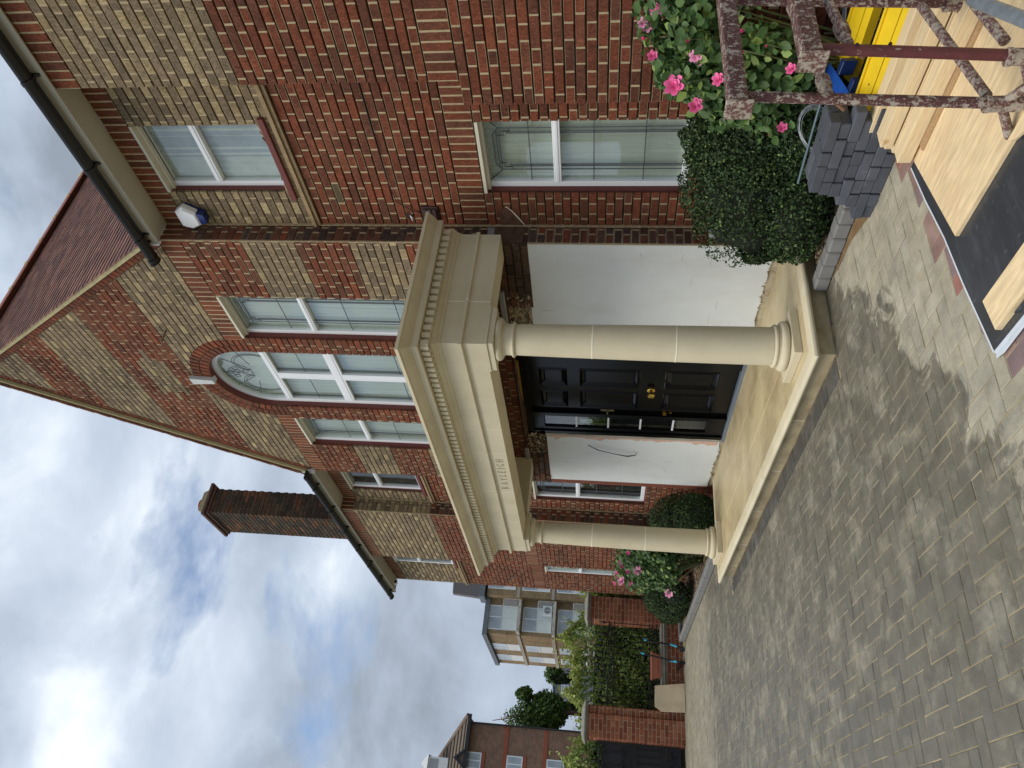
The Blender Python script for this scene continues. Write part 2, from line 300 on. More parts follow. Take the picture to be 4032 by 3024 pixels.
def paver_box(mb, x0, x1, y0, y1, dz, col, M=None):
    g_ = .0026; c_ = .0035; a0, a1, b0, b1 = x0+g_, x1-g_, y0+g_, y1-g_
    V = [(a0, b0, -.03), (a1, b0, -.03), (a1, b1, -.03), (a0, b1, -.03), (a0, b0, dz-c_*.7), (a1, b0, dz-c_*.7), (a1, b1, dz-c_*.7), (a0, b1, dz-c_*.7),
         (a0+c_, b0+c_, dz), (a1-c_, b0+c_, dz), (a1-c_, b1-c_, dz), (a0+c_, b1-c_, dz)]
    if M: V = [(p[0]-M[0], p[1]-M[1], p[2]) for p in V]
    mb.add(V, [(0, 1, 5, 4), (1, 2, 6, 5), (2, 3, 7, 6), (3, 0, 4, 7), (4, 5, 9, 8), (5, 6, 10, 9), (6, 7, 11, 10), (7, 4, 8, 11), (8, 9, 10, 11)], col)
pavers = []
U_ = .1
for ix in range(-106, 62):
    for iy in range(-88, 8):
        c = (ix-iy) % 4
        if c == 0: r = (ix*U_, (ix+2)*U_, iy*U_, (iy+1)*U_)
        elif c == 3: r = (ix*U_, (ix+1)*U_, iy*U_, (iy+2)*U_)
        else: continue
        mxx, myy = (r[0]+r[1])/2, (r[2]+r[3])/2
        r = list(r)
        if r[3] > -.157 and r[1] > -4.72 and r[0] < -.03:                  # cut against the porch and its edging row
            if mxx > -.1 and r[2] > -.157: r[0] = max(r[0], -.03)
            elif mxx < -4.66 and r[2] > -.157: r[1] = min(r[1], -4.72)
            else: r[3] = min(r[3], -.157)
        if r[0] > -.1: r[3] = min(r[3], .598)                              # cut against the bed kerbs
        if r[1] < -4.6: r[3] = min(r[3], .658)
        if r[3]-r[2] < .02 or r[1]-r[0] < .02: continue
        if not in_frame((mxx, myy, 0), .25): continue
        red = (mxx-1.42)*1.55 + (myy-.1)*.42 > .03 and mxx > 1.3
        pavers.append((*r, random.choice(REDS if red else GREYS)))
for i in range(48):                                                        # edging row set against the porch step
    pavers.append((-4.72+i*.0975, -4.72+(i+1)*.0975, -.155, .043, random.choice([srgb(124, 122, 116), srgb(132, 129, 120), srgb(118, 117, 112)])))
def pv_score(r):
    q = project(((r[0]+r[1])/2, (r[2]+r[3])/2, 0))
    if q is None or not (0 < q[0] < 1 and 0 < q[1] < 1): return 0
    x, y = (r[0]+r[1])/2, (r[2]+r[3])/2
    if x > 1.6 and y > -1.25 and x > 1.6+max(0, -.3*y): return 0            # under the mat and sheets
    return 1/q[2]**2*abs((CAM.z)/math.hypot(CAM.x-x, CAM.y-y))
pavers.sort(key=pv_score, reverse=True)
cache = {}
for r in pavers[:300]:
    key = (round(r[1]-r[0], 3), round(r[3]-r[2], 3))
    if key not in cache:
        mb = MB(); paver_box(mb, -key[0]/2, key[0]/2, -key[1]/2, key[1]/2, 0, None); o = mb.build('paver', PV_O, driveway); cache[key] = o.data
    else:
        o = bpy.data.objects.new('paver', cache[key]); COL.objects.link(o); o.parent = driveway
    o.location = ((r[0]+r[1])/2, (r[2]+r[3])/2, random.uniform(-.0015, .002)); o.rotation_euler = (random.gauss(0, .006), random.gauss(0, .006), random.gauss(0, .004)); k_ = random.uniform(.95, 1.05); o.color = (r[4][0]*k_, r[4][1]*k_, r[4][2]*k_, 1)
mb = MB()
for r in pavers[300:]:
    k_ = random.uniform(.95, 1.05); paver_box(mb, r[0], r[1], r[2], r[3], random.uniform(-.0015, .002), tuple(c*k_ for c in r[4]))
mb.build('paver_field', PV_A, driveway, recalc=False, kind='stuff')
# ------------------------------------------------------------------ the house
G, W = 1.387, 1.612            # front of the gable bay / front of the wings
XR, XL, XC = -.318, -5.06, -2.68
SL = 1.548                     # verge slope
Z_IN, Z_OUT = 9.407, 9.593     # apex of the inner / outer verge brick line
HS = 5.645                     # underside of the soldier band
CH = .075
RED = [srgb(*c) for c in ((125, 70, 49), (118, 66, 47), (129, 73, 51), (114, 66, 48), (116, 70, 52), (108, 66, 49), (122, 74, 55), (104, 65, 50), (127, 71, 50))]
CRH = [srgb(*c) for c in ((172, 154, 116), (164, 146, 110), (178, 160, 124), (156, 138, 104))]
CRM = [srgb(*c) for c in ((140, 123, 97), (128, 112, 90), (146, 129, 101), (120, 105, 86), (134, 117, 96), (126, 110, 90))]
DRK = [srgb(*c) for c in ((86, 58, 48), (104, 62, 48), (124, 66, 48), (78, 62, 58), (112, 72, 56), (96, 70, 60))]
OLD = [srgb(*c) for c in ((84, 66, 54), (96, 70, 54), (72, 58, 50), (104, 72, 54), (88, 72, 62))]
CHM = [srgb(*c) for c in ((72, 63, 51), (80, 69, 55), (64, 58, 49), (88, 73, 57), (76, 67, 56), (102, 72, 52))]
house = thing('detached_house', 'detached red and cream banded brick house with steep central gable and stone porch', 'house')
bricks = []                    # (frame, 4 corners, colour)
class Frame:
    def __init__(s, O, U, Nn): s.O = Vector(O); s.U = Vector(U); s.N = Vector(Nn)
    def __call__(s, u, z, d=0): p = s.O + u*s.U + d*s.N; return (p.x, p.y, p.z+z)
F_G = Frame((0, G, 0), (1, 0, 0), (0, -1, 0)); F_W = Frame((0, W, 0), (1, 0, 0), (0, -1, 0))
F_GR = Frame((XR+.004, G, 0), (0, 1, 0), (1, 0, 0)); F_LB = Frame((-6.446, G, 0), (0, 1, 0), (1, 0, 0))
perp = MB(); bed = MB(); old = MB()
def pick(z, pal): return random.choice(pal)
def courses(fr, z0, z1, bounds, holes, pal, back=.2, bond=0, half=.24, noperp=False):
    """brick courses between z0 and z1; bounds(z)->(l, r); holes: functions z->(l, r) or None"""
    k0 = round((z0-HS)/CH); k1 = round((z1-HS)/CH)
    for k in range(k0, k1):
        zb, zt = HS+k*CH+.006, HS+(k+1)*CH-.006
        Lb, Rb = bounds(zb); Lt, Rt = bounds(zt)
        if Rb-Lb < .03: continue
        segs = []; cb, ct = Lb, Lt
        hs = []
        for h in holes:
            hb, ht = h(zb), h(zt)
            if hb is None and ht is None: continue
            hb = hb or ((ht[0]+ht[1])/2,)*2; ht = ht or ((hb[0]+hb[1])/2,)*2
            hs.append((hb, ht))
        hs.sort(key=lambda t: t[0][0])
        for hb, ht in hs: segs.append((cb, ct, hb[0], ht[0])); cb, ct = hb[1], ht[1]
        segs.append((cb, ct, Rb, Rt))
        for (ab, at_, eb, et) in segs:
            if max(eb-ab, et-at_) < .02: continue
            lo, hi = min(ab, at_), max(eb, et)
            (old if noperp else perp).prism([(ab+.003, zb+.001), (eb-.003, zb+.001), (max(et, at_+.001)-.003, zt-.001), (at_+.003, zt-.001)], fr, -.0015, -.03)
            bed.prism([(ab, zb-.0065), (eb, zb-.0065), (max(et, at_+.001), zt+.0065), (at_, zt+.0065)], fr, -.022, -back)
            PE = .353; u = math.floor(lo/PE)*PE-PE+(PE/2 if (k+bond) % 2 else 0); hdr = True      # Flemish bond: header, stretcher, header ...
            while u < hi:
                ln = .1175 if hdr else .2355; hdr = not hdr
                a, c_ = u+.0058, u+ln-.0058; u += ln
                p = [(max(a, ab), zb), (min(c_, eb), zb), (min(c_, et), zt), (max(a, at_), zt)]
                wb, wt = p[1][0]-p[0][0], p[2][0]-p[3][0]
                if max(wb, wt) < .018: continue
                if wb < 0: m_ = (p[0][0]+p[1][0])/2; p[0] = p[1] = (m_, zb)
                if wt < 0: m_ = (p[2][0]+p[3][0])/2; p[2] = p[3] = (m_, zt)
                pl = pal(zb, (a+c_)/2) if callable(pal) else pal
                if pl is CRM and ln < .15 and random.random() < (.22 if (fr is F_G and XL < a < XR) else .6): pl = CRH
                bricks.append((fr, p, random.choice(pl)))
def soldiers(fr, u0, u1, z0, z1, pal, step=.075, back=.2):
    bed.prism([(u0, z0), (u1, z0), (u1, z1), (u0, z1)], fr, -.014, -back); perp.prism([(u0, z0+.006), (u1, z0+.006), (u1, z1-.006), (u0, z1-.006)], fr, -.0015, -.02)
    n = max(1, round((u1-u0)/step)); s_ = (u1-u0)/n
    for i in range(n): bricks.append((fr, [(u0+i*s_+.005, z0+.005), (u0+(i+1)*s_-.005, z0+.005), (u0+(i+1)*s_-.005, z1-.005), (u0+i*s_+.005, z1-.005)], random.choice(pal)))
rect = lambda a, c, z0, z1: (lambda z: (a, c) if z0 < z < z1 else None)
AR, AS = .585, 5.78            # arch radius, springing height
def arch_hole(r):
    def f(z):
        if z <= AS: return (XC-r if z > 3.2 else XC-AR, XC+r if z > 3.2 else XC+AR) if z > 5.645 else (XC-AR, XC+AR) if z > 3.2 else None
        h = r*r-(z-AS)**2
        return None if h <= 0 else (XC-math.sqrt(h), XC+math.sqrt(h))
    return f
def gab(z):
    x = (Z_IN-z)/SL; return (max(XL, XC-x), min(XR, XC+x))
def gpal(z, x):
    if z < 2.64: return OLD
    if z < 3.45: return RED
    if z < 5.645 and (-2.12 < x < -1.80 or -3.57 < x < -3.24): return RED
    if z < 3.98: return CRM
    if z < 4.50: return RED
    if z < 5.03: return CRM
    if z < 5.65: return RED
    if z < 6.62: return CRM
    if z < 7.42: return CRM if (6.78 < z < 7.2 and abs(x-XC+.0) < .18+.9*(.24-abs(z-6.99))*1.6) else RED
    if z < 8.17: return CRM
    if z < 8.70: return RED
    return CRM
WRX, WLX = (-1.83, -1.13), (-4.25, -3.55)
dish = [rect(*WRX, 3.3, HS), rect(*WLX, 3.3, HS), arch_hole(.815)]
courses(F_G, 2.345, 2.645, gab, [rect(-3.72, -1.2, 0, 2.60)], gpal, noperp=True)
courses(F_G, 2.645, HS, gab, dish, gpal)
courses(F_G, HS+3*CH, 9.42, gab, [arch_hole(.815)], gpal)
ax = math.sqrt(.815**2-.05**2)
soldiers(F_G, XC+.815, XR, HS, HS+.225, RED); soldiers(F_G, XL, XC-.815, HS, HS+.225, RED)
# double-ring arch over the centre window
for (ra, rb, n) in ((AR, AR+.108, 26), (AR+.118, AR+.226, 31)):
    for i in range(n):
        t0 = math.pi*i/n+.007/ra; t1 = math.pi*(i+1)/n-.007/ra
        if abs((t0+t1)/2-math.pi/2) < .055: continue
        bricks.append((F_G, [(XC+ra*math.cos(t0), AS+ra*math.sin(t0)), (XC+rb*math.cos(t0), AS+rb*math.sin(t0)), (XC+rb*math.cos(t1), AS+rb*math.sin(t1)), (XC+ra*math.cos(t1), AS+ra*math.sin(t1))], random.choice(RED)))
for i in range(40):
    t0, t1 = math.pi*i/40, math.pi*(i+1)/40
    bed.prism([(XC+AR*math.cos(t0), AS+AR*math.sin(t0)), (XC+.83*math.cos(t0), AS+.83*math.sin(t0)), (XC+.83*math.cos(t1), AS+.83*math.sin(t1)), (XC+AR*math.cos(t1), AS+AR*math.sin(t1))], F_G, -.012, -.2)
for s_ in (-1, 1):             # short straight legs of the arch rings beside the soldier band
    for k in range(2):
        za = HS+k*.0675; u0 = XC+s_*AR; u1 = XC+s_*(AR+.226); a, c_ = min(u0, u1), max(u0, u1)
        bricks.append((F_G, [(a+.004, za+.005), (c_-.004, za+.005), (c_-.004, za+.0625), (a+.004, za+.0625)], random.choice(RED)))
    bed.prism([(min(u0, u1), HS), (max(u0, u1), HS), (max(u0, u1), AS), (min(u0, u1), AS)], F_G, -.012, -.2)
# brick-on-edge course under both verges
cs, sn_ = 1/math.hypot(1, SL), SL/math.hypot(1, SL)
for s_ in (-1, 1):
    Lr = (Z_OUT-5.93)/sn_; n = int(Lr/.075)
    for i in range(n):
        t0, t1 = i*.075+.004, (i+1)*.075-.004; th = (Z_OUT-Z_IN)*cs
        q = []
        for (t_, d_) in ((t0, 0), (t1, 0), (t1, th-.012), (t0, th-.012)):
            q.append((XC+s_*(t_*cs+d_*-sn_*1.0)+0*s_, Z_OUT-t_*sn_-d_*cs))
        if min(abs(p[0]-XC) for p in q) < .0 or any((p[0]-XC)*s_ < 0 for p in q): continue
        bricks.append((F_G, q, random.choice(RED)))
    bed.prism([(XC, Z_OUT), (XC+s_*(Z_OUT-5.90)/SL, 5.90), (XC+s_*(Z_IN-5.90)/SL, 5.90), (XC, Z_IN)], F_G, -.012, -.2)
# wings, chimney-breast blocks, returns
wpal = lambda z, x: CRM if z > 4.34 else RED
UW, GW = (.075, .785, 4.48, 5.645), (.062, .787, 1.0, 2.715)
def wing_r(z): return (XR, 1.40)
courses(F_W, .0, 2.72, wing_r, [rect(GW[0], GW[1], GW[2], GW[3])], RED, bond=1)
soldiers(F_W, XR, 1.40, 2.72, 2.945, RED)
courses(F_W, 2.945, HS, wing_r, [rect(UW[0], UW[1], UW[2], UW[3])], wpal, bond=1)
soldiers(F_W, XR, 1.40, HS, HS+.215, RED)
courses(F_G, .0, 2.72, lambda z: (1.10, 3.4), [], RED, bond=1, back=.25); soldiers(F_G, 1.30, 3.4, 2.72, 2.945, RED, back=.25)
courses(F_G, 2.945, HS, lambda z: (1.30, 3.4), [], wpal, bond=1, back=.25); soldiers(F_G, 1.30, 3.4, HS, HS+.215, RED, back=.25)
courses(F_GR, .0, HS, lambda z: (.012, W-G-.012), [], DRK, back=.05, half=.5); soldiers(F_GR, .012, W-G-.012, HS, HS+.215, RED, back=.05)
courses(F_W, .0, 2.72, lambda z: (-6.45, XL-.002), [rect(-6.13, -5.45, 1.0, 2.68)], RED); soldiers(F_W, -6.45, XL-.002, 2.72, 2.945, RED)
courses(F_W, 2.945, HS, lambda z: (-6.45, XL-.002), [rect(-6.13, -5.45, 4.45, HS)], wpal); soldiers(F_W, -6.45, XL-.002, HS, HS+.215, RED)
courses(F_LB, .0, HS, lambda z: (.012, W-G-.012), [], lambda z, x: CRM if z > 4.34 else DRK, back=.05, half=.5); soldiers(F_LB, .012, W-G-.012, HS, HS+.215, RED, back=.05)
courses(F_G, .0, 2.72, lambda z: (-8.5, -6.45), [], RED, back=.25); soldiers(F_G, -8.5, -6.45, 2.72, 2.945, RED, back=.25)
courses(F_G, 2.945, HS, lambda z: (-8.5, -6.45), [], wpal, back=.25); soldiers(F_G, -8.5, -6.45, HS, HS+.215, RED, back=.25)
courses(F_W, .0, 2.72, lambda z: (-10.45, -8.5), [rect(-9.43, -8.72, 1.0, 2.68)], RED); soldiers(F_W, -10.45, -8.5, 2.72, 2.945, RED)
courses(F_W, 2.945, HS, lambda z: (-10.45, -8.5), [rect(-9.40, -8.72, 4.45, HS)], wpal); soldiers(F_W, -10.45, -8.5, HS, HS+.215, RED)
# mortar strips in the two inner corners and on the bay's outer arrises
cm = MB()
cm.box(XR-.004, XR+.010, W-.02, W+.01, .0, 5.86); cm.box(XR-.010, XR+.004, G+.001, G+.018, 2.62, HS+.2); cm.box(XR-.008, XR+.003, G+.001, G+.018, .1, 2.35); cm.box(-6.456, -6.44, W-.014, W, .0, 5.86); cm.box(-6.456, -6.446, G+.001, G+.014, .0, 5.86)
cm.build('corner_mortar', MORTAR, house)
wall = MB(); wall.box(-10.44, 3.38, W+.21, W+.3, 0, 5.9); wall.box(-10.44, -10.3, W+.02, 9.4, 0, 5.9); wall.box(3.25, 3.38, W+.02, 9.4, 0, 5.9); wall.box(-10.44, 3.38, 9.3, 9.4, 0, 5.9)
# openings in the inner leaf are left for the windows: rebuild it in pieces
wall = MB(); wall.box(-10.44, -10.3, W+.21, 9.4, 0, 5.9); wall.box(3.25, 3.38, W+.21, 9.4, 0, 5.9); wall.box(-10.44, 3.38, 9.3, 9.4, 0, 5.9)
wall.build('rear_wall', mat('plain_brickwork', srgb(120, 70, 54), .9, var=.2, scale=6), house)
w_ = bed.build('wall', BEDMORTAR, house); perp.build('perpend_mortar', MORTAR, w_); old.build('old_mortar', mat('old_brown_mortar', srgb(104, 84, 62), .98, var=.4, scale=30, bump=.6, bscale=60), w_)
def brick_geo(mb, fr, p, col, d=0, c0=None):
    cu = sum(q[0] for q in p)/4; cz = sum(q[1] for q in p)/4
    ins = []
    for (u, z) in p:
        du, dz = cu-u, cz-z; ins.append((u+math.copysign(min(.0035, abs(du)*.3), du) if abs(du) > 1e-6 else u, z+math.copysign(min(.0035, abs(dz)*.3), dz)))
    V = [fr(u, z, -.028) for u, z in p]+[fr(u, z, d-.0035) for u, z in p]+[fr(u, z, d) for u, z in ins]
    if c0 is not None: V = [tuple(Vector(v)-c0) for v in V]
    mb.add(V, [(0, 1, 5, 4), (1, 2, 6, 5), (2, 3, 7, 6), (3, 0, 4, 7), (4, 5, 9, 8), (5, 6, 10, 9), (6, 7, 11, 10), (7, 4, 8, 11), (8, 9, 10, 11)], col)
def br_score(bk):
    fr, p, c = bk; cu = sum(q[0] for q in p)/4; cz = sum(q[1] for q in p)/4; P = Vector(fr(cu, cz)); q = project(P)
    if q is None or not (.0 < q[0] < 1 and .0 < q[1] < 1): return 0
    if fr is F_G and XL < cu < XR and cz < 3.9: return 0
    if fr is F_W and cz < 1.15: return 0
    if fr is F_G and cu > 1 and cz < 1.45: return 0
    v = (CAM-P); a = abs((p[1][0]-p[0][0]+p[2][0]-p[3][0])/2*(p[2][1]-p[1][1]))
    return a*abs(v.normalized().dot(fr.N))/v.length_squared
bricks.sort(key=br_score, reverse=True)
cache = {}
for (fr, p, c) in bricks[:300]:
    cu = sum(q[0] for q in p)/4; cz = sum(q[1] for q in p)/4; P = Vector(fr(cu, cz))
    reg_ = abs(p[0][0]-p[3][0]) < 1e-6 and abs(p[1][0]-p[2][0]) < 1e-6
    key = (id(fr), round(p[1][0]-p[0][0], 3), round(p[2][1]-p[1][1], 3)) if reg_ else None
    if key in cache and key: o = bpy.data.objects.new('brick', cache[key]); COL.objects.link(o); o.parent = w_
    else:
        mb = MB(); brick_geo(mb, fr, p, None, 0, P); o = mb.build('brick', BR_O, w_)
        if key: cache[key] = o.data
    o.location = P + fr.N*random.uniform(-.0015, .002); k_ = random.uniform(.87, 1.13); o.color = (c[0]*k_, c[1]*k_, c[2]*k_, 1)
mb = MB()
for (fr, p, c) in bricks[300:]:
    k_ = random.uniform(.87, 1.13); brick_geo(mb, fr, p, tuple(x*k_ for x in c), random.uniform(-.0015, .002) if not (fr is F_G and p[0][1] < 2.6 and XL < p[0][0] < XR) else random.uniform(-.001, .014))
mb.build('brickwork', BR_A, w_, kind='stuff')
# string course under the upper windows
def strings(x0, x1):
    s_ = MB(); s_.box(x0, x1, W-.022, W+.03, 4.302, 4.332); s_.box(x0, x1, W-.04, W+.03, 4.336, 4.362); s_.box(x0, x1, W-.026, W+.03, 4.366, 4.378)
    s_.build('string_course', mat('string_mortar', srgb(150, 128, 96), .9, var=.25, scale=20, bump=.4, bscale=80), house)
strings(XR+.008, 1.36); strings(-6.44, XL); strings(-10.45, -8.52)
# keystone and weep pipe on the gable
k_ = MB(); k_.prism([(XC-.035, AS+AR-.02), (XC+.035, AS+AR-.02), (XC+.06, AS+.86), (XC-.06, AS+.86)], F_G, .05, -.03); k_.build('keystone', mat('grey_keystone', srgb(196, 200, 200), .7, var=.1, scale=12), house)
k_ = MB(); k_.tube([(-1.72, G+.02, 6.5), (-1.72, G-.17, 6.49)], .011, 8); k_.build('overflow_pipe', mat('brown_pipe', srgb(126, 104, 80), .5), house)
# ------------------------------------------------------------------ windows
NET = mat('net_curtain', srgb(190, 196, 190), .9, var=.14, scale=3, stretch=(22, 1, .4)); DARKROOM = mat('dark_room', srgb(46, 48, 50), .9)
BLIND = mat('blind_white', srgb(194, 200, 198), .8)
def lead(mb, pts, y, wd=.0045):
    for (a, c_) in zip(pts[:-1], pts[1:]):
        d = Vector((c_[0]-a[0], c_[1]-a[1])); n_ = Vector((-d.y, d.x)).normalized()*wd
        mb.prism([(a[0]+n_.x, a[1]+n_.y), (a[0]-n_.x, a[1]-n_.y), (c_[0]-n_.x, c_[1]-n_.y), (c_[0]+n_.x, c_[1]+n_.y)], lambda u, z, d_: (u, y+d_, z), -.0035, 0)
def window(x0, x1, z0, z1, yp, zt, deco=True, cur=NET, rec=.085, sill=None, ztop=None):
    y = yp+rec; f = MB(); t = .055
    f.bbox(x0, x0+t, y, y+.065, z0, z1); f.bbox(x1-t*.6, x1, y, y+.065, z0, z1); f.bbox(x0+t, x1-t*.6, y, y+.065, z0, z0+t); f.bbox(x0+t, x1-t*.6, y, y+.065, z1-t, z1)
    wn = f.build('window', WHITE, house)
    f = MB(); f.bbox(x0+t, x1-t*.6, y-.008, y+.05, zt-.032, zt+.032); f.bbox(x0+t, x1-t*.6, y-.014, y-.006, zt-.012, zt+.012, .002); f.build('transom', WHITE, wn)
    a, c_ = x0+t, x1-t*.6
    for (p0, p1) in ((z0+t, zt-.03), (zt+.03, z1-t)):
        g_ = MB(); g_.box(a-.004, c_+.004, y+.03, y+.036, p0-.004, p1+.004); g_.build('pane', GLASS, wn)
    if deco:
        l = MB(); yy = y+.0295; H_ = z1-t; m1 = a+.11; m2 = c_-.11
        for q in (0, .035, .05): lead(l, [(m1+q, zt+.03), (m1+q, H_-.20+q*.6)], yy); lead(l, [(m2-q, zt+.03), (m2-q, H_-.20+q*.6)], yy)
        for q in (0, .035, .05): lead(l, [(m1+q, zt-.03), (m1+q, z0+t)], yy); lead(l, [(m2-q, zt-.03), (m2-q, z0+t)], yy)
        for zz in (zt+.25*(H_-zt)+.08, zt-.28*(zt-z0), zt-.66*(zt-z0)): lead(l, [(a, zz), (c_, zz)], yy)
        for q in (0, .02):
            z_ = H_-.09-q; lead(l, [(m1+.02, z_), (m2-.02, z_)], yy)
            lead(l, [(m1, H_-.20), (m1+.03, H_-.20), (m1+.03, H_-.15+q), (m1+.07, H_-.15+q), (m1+.07, z_)], yy, .003); lead(l, [(m2, H_-.20), (m2-.03, H_-.20), (m2-.03, H_-.15+q), (m2-.07, H_-.15+q), (m2-.07, z_)], yy, .003)
        lead(l, [(a, H_), (m1, H_-.11), (m1, H_-.2)], yy); lead(l, [(c_, H_), (m2, H_-.11), (m2, H_-.2)], yy); lead(l, [(m1, H_-.11), (m1+.06, H_-.06), (m2-.06, H_-.06), (m2, H_-.11)], yy)
        l.build('lead_lattice', LEAD, wn, recalc=False)
    cu = MB(); n_ = 60; V = []; Fc = []
    for i in range(n_+1):
        xx = x0-.05+(x1-x0+.1)*i/n_; yy = y+.062+.009*math.sin(i*1.35)+.006*math.sin(i*.37)
        V += [(xx, yy, z0-.05), (xx, yy, z1+.05)]
    for i in range(n_): Fc.append((2*i, 2*i+2, 2*i+3, 2*i+1))
    cu.add(V, Fc); cu.build('curtain', cur, wn, smooth=True, recalc=False)
    r = MB(); r.box(x0-.012, x0+.002, yp+.029, y+.1, z0, z1); r.box(x1-.002, x1+.012, yp+.029, y+.1, z0, z1); r.box(x0-.012, x1+.012, yp+.02, y+.1, z0-.06, z0+.001); r.build('reveal', REDPAINT, wn)
    r = MB(); r.box(x0+.001, x1-.001, yp-.004, y+.02, z1-.028, z1-.002); r.box(x0+.001, x1-.001, yp+.045, y+.02, z1-.055, z1-.028); r.build('head_trim', CREAM, wn)
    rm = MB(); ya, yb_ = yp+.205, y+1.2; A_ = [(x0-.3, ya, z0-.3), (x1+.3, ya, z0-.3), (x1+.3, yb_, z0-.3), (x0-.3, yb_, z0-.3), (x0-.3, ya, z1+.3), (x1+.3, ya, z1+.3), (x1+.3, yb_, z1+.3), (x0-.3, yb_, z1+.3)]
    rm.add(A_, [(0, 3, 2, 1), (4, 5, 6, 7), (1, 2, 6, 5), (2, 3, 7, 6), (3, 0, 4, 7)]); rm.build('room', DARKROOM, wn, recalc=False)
    if sill:
        s_ = MB(); s_.bbox(x0-.075, x1+.075, yp-.032, yp+.06, z0-.056, z0-.003, .004); s_.build('sill', REDPAINT, wn)
    return wn
wU = window(*UW[:2], UW[2], UW[3], W, 5.14, deco=False, cur=BLIND, sill=True); window(*GW[:2], GW[2], GW[3], W, 2.08, cur=NET)
window(*WRX, 3.3, HS, G, 4.80); window(*WLX, 3.3, HS, G, 4.80)
window(-6.13, -5.45, 4.45, HS, W, 5.14, deco=False, cur=DARKROOM, sill=True, rec=.055); window(-6.13, -5.45, 1.0, 2.68, W, 2.0, cur=DARKROOM, rec=.055)  # dark colour on the curtain sheets, here and below, paints the unlit room
window(-9.42, -8.72, 4.45, HS, W, 5.14, deco=False, cur=DARKROOM, sill=True, rec=.02); window(-9.45, -8.72, 1.0, 2.68, W, 2.0, deco=False, cur=NET, rec=.02)
# curtain drawn aside behind the upper right window
c_ = MB(); V = []; Fc = []
for i in range(31):
    xx = .36+.40*i/30; V += [(xx+.0, W+.138+.006*math.sin(i*.9), 4.45), (xx, W+.138+.006*math.sin(i*.9), 5.7)]
for i in range(30): Fc.append((2*i, 2*i+2, 2*i+3, 2*i+1))
c_.add(V, Fc); c_.build('drape', mat('pale_drape', srgb(160, 168, 180), .9), wU, smooth=True, recalc=False)
# centre window with half-round head
y = G+.085; f = MB(); t = .055; x0, x1 = XC-AR, XC+AR; ZTR = 5.60; ZM = 4.80
n_ = 40
def ring(mb, ra, rb, ya, yb2, zc, full=(0, math.pi), n=n_):
    for i in range(n):
        t0 = full[0]+(full[1]-full[0])*i/n; t1 = full[0]+(full[1]-full[0])*(i+1)/n
        mb.prism([(XC+ra*math.cos(t0), zc+ra*math.sin(t0)), (XC+rb*math.cos(t0), zc+rb*math.sin(t0)), (XC+rb*math.cos(t1), zc+rb*math.sin(t1)), (XC+ra*math.cos(t1), zc+ra*math.sin(t1))], lambda u, z, d_: (u, d_, z), ya, yb2)
ring(f, AR-t, AR, y, y+.065, AS); f.bbox(x0, x0+t, y, y+.065, 3.3, AS); f.bbox(x1-t*.7, x1, y, y+.065, 3.3, AS)
f.bbox(x0+t, x1-t*.7, y-.008, y+.06, ZTR-.03, ZTR+.03); f.bbox(x0+t, x1-t*.7, y-.008, y+.06, ZM-.04, ZM+.04); f.bbox(XC-.035, XC+.035, y-.004, y+.06, 3.3, ZTR-.03)
wc = f.build('arched_window', WHITE, house)
g_ = MB(); poly = [(x0+t, ZTR+.03), (x1-t*.7, ZTR+.03)]+[(XC+(AR-t+.004)*math.cos(a), AS+(AR-t+.004)*math.sin(a)) for a in [math.pi*i/30 for i in range(31)]]
g_.prism(poly, lambda u, z, d_: (u, d_, z), y+.03, y+.036); g_.build('fanlight_pane', GLASS, wc)
for (xa, xb) in ((x0+t, XC-.035), (XC+.035, x1-t*.7)):
    for (za, zb) in ((3.3, ZM-.04), (ZM+.04, ZTR-.03)):
        g_ = MB(); g_.box(xa, xb, y+.03, y+.036, za, zb); g_.build('pane', GLASS, wc)
        if True:
            f = MB(); tt = .022
            f.box(xa, xa+tt, y-.004, y+.028, za, zb); f.box(xb-tt, xb, y-.004, y+.028, za, zb); f.box(xa+tt, xb-tt, y-.003, y+.027, zb-tt, zb); f.box(xa+tt, xb-tt, y-.003, y+.027, za, za+tt); f.build('casement', WHITE, wc)
        l = MB(); mz = (za+zb)/2; lead(l, [(xa, mz), (xb, mz)], y+.0295)
        for q in (.06, .08): lead(l, [(xa+q, za), (xa+q, zb)], y+.0295, .003)
        l.build('lead_lattice', LEAD, wc, recalc=False)
l = MB(); yy = y+.0295
for (ra) in (.33, .37):
    for s_ in (-1, 1):
        pts = [(XC+s_*(.20+.5*ra*math.cos(a)), 5.80+.75*ra*math.sin(a)) for a in [math.pi*(1.15*i/16-.3) for i in range(17)]]; lead(l, pts, yy)
for i in range(5):
    a = math.pi*(.12+.19*i); lead(l, [(XC+.18*math.cos(a), AS+.05+.12*math.sin(a)), (XC+.5*math.cos(a), AS+.5*math.sin(a))], yy)
for (px, pz) in ((-.03, 6.12), (.05, 6.15), (0, 6.19), (-.06, 6.18), (.02, 6.08), (.08, 6.10), (-.08, 6.12)):
    lead(l, [(XC+px+.035*math.cos(a), pz+.035*math.sin(a)) for a in [2*math.pi*i/8 for i in range(9)]], yy, .003)
lead(l, [(XC-.08, 5.90), (XC+.08, 5.90), (XC+.03, 6.02), (XC-.03, 6.02), (XC-.08, 5.90)], yy); l.build('lead_flower', LEAD, wc, recalc=False)
V = []; Fc = []; cu = MB()
for i in range(81):
    xx = x0-.05+(x1-x0+.1)*i/80; yv = y+.068+.01*math.sin(i*1.3); V += [(xx, yv, 3.2), (xx, yv, 6.5)]
for i in range(80): Fc.append((2*i, 2*i+2, 2*i+3, 2*i+1))
cu.add(V, Fc); cu.build('curtain', NET, wc, smooth=True, recalc=False)
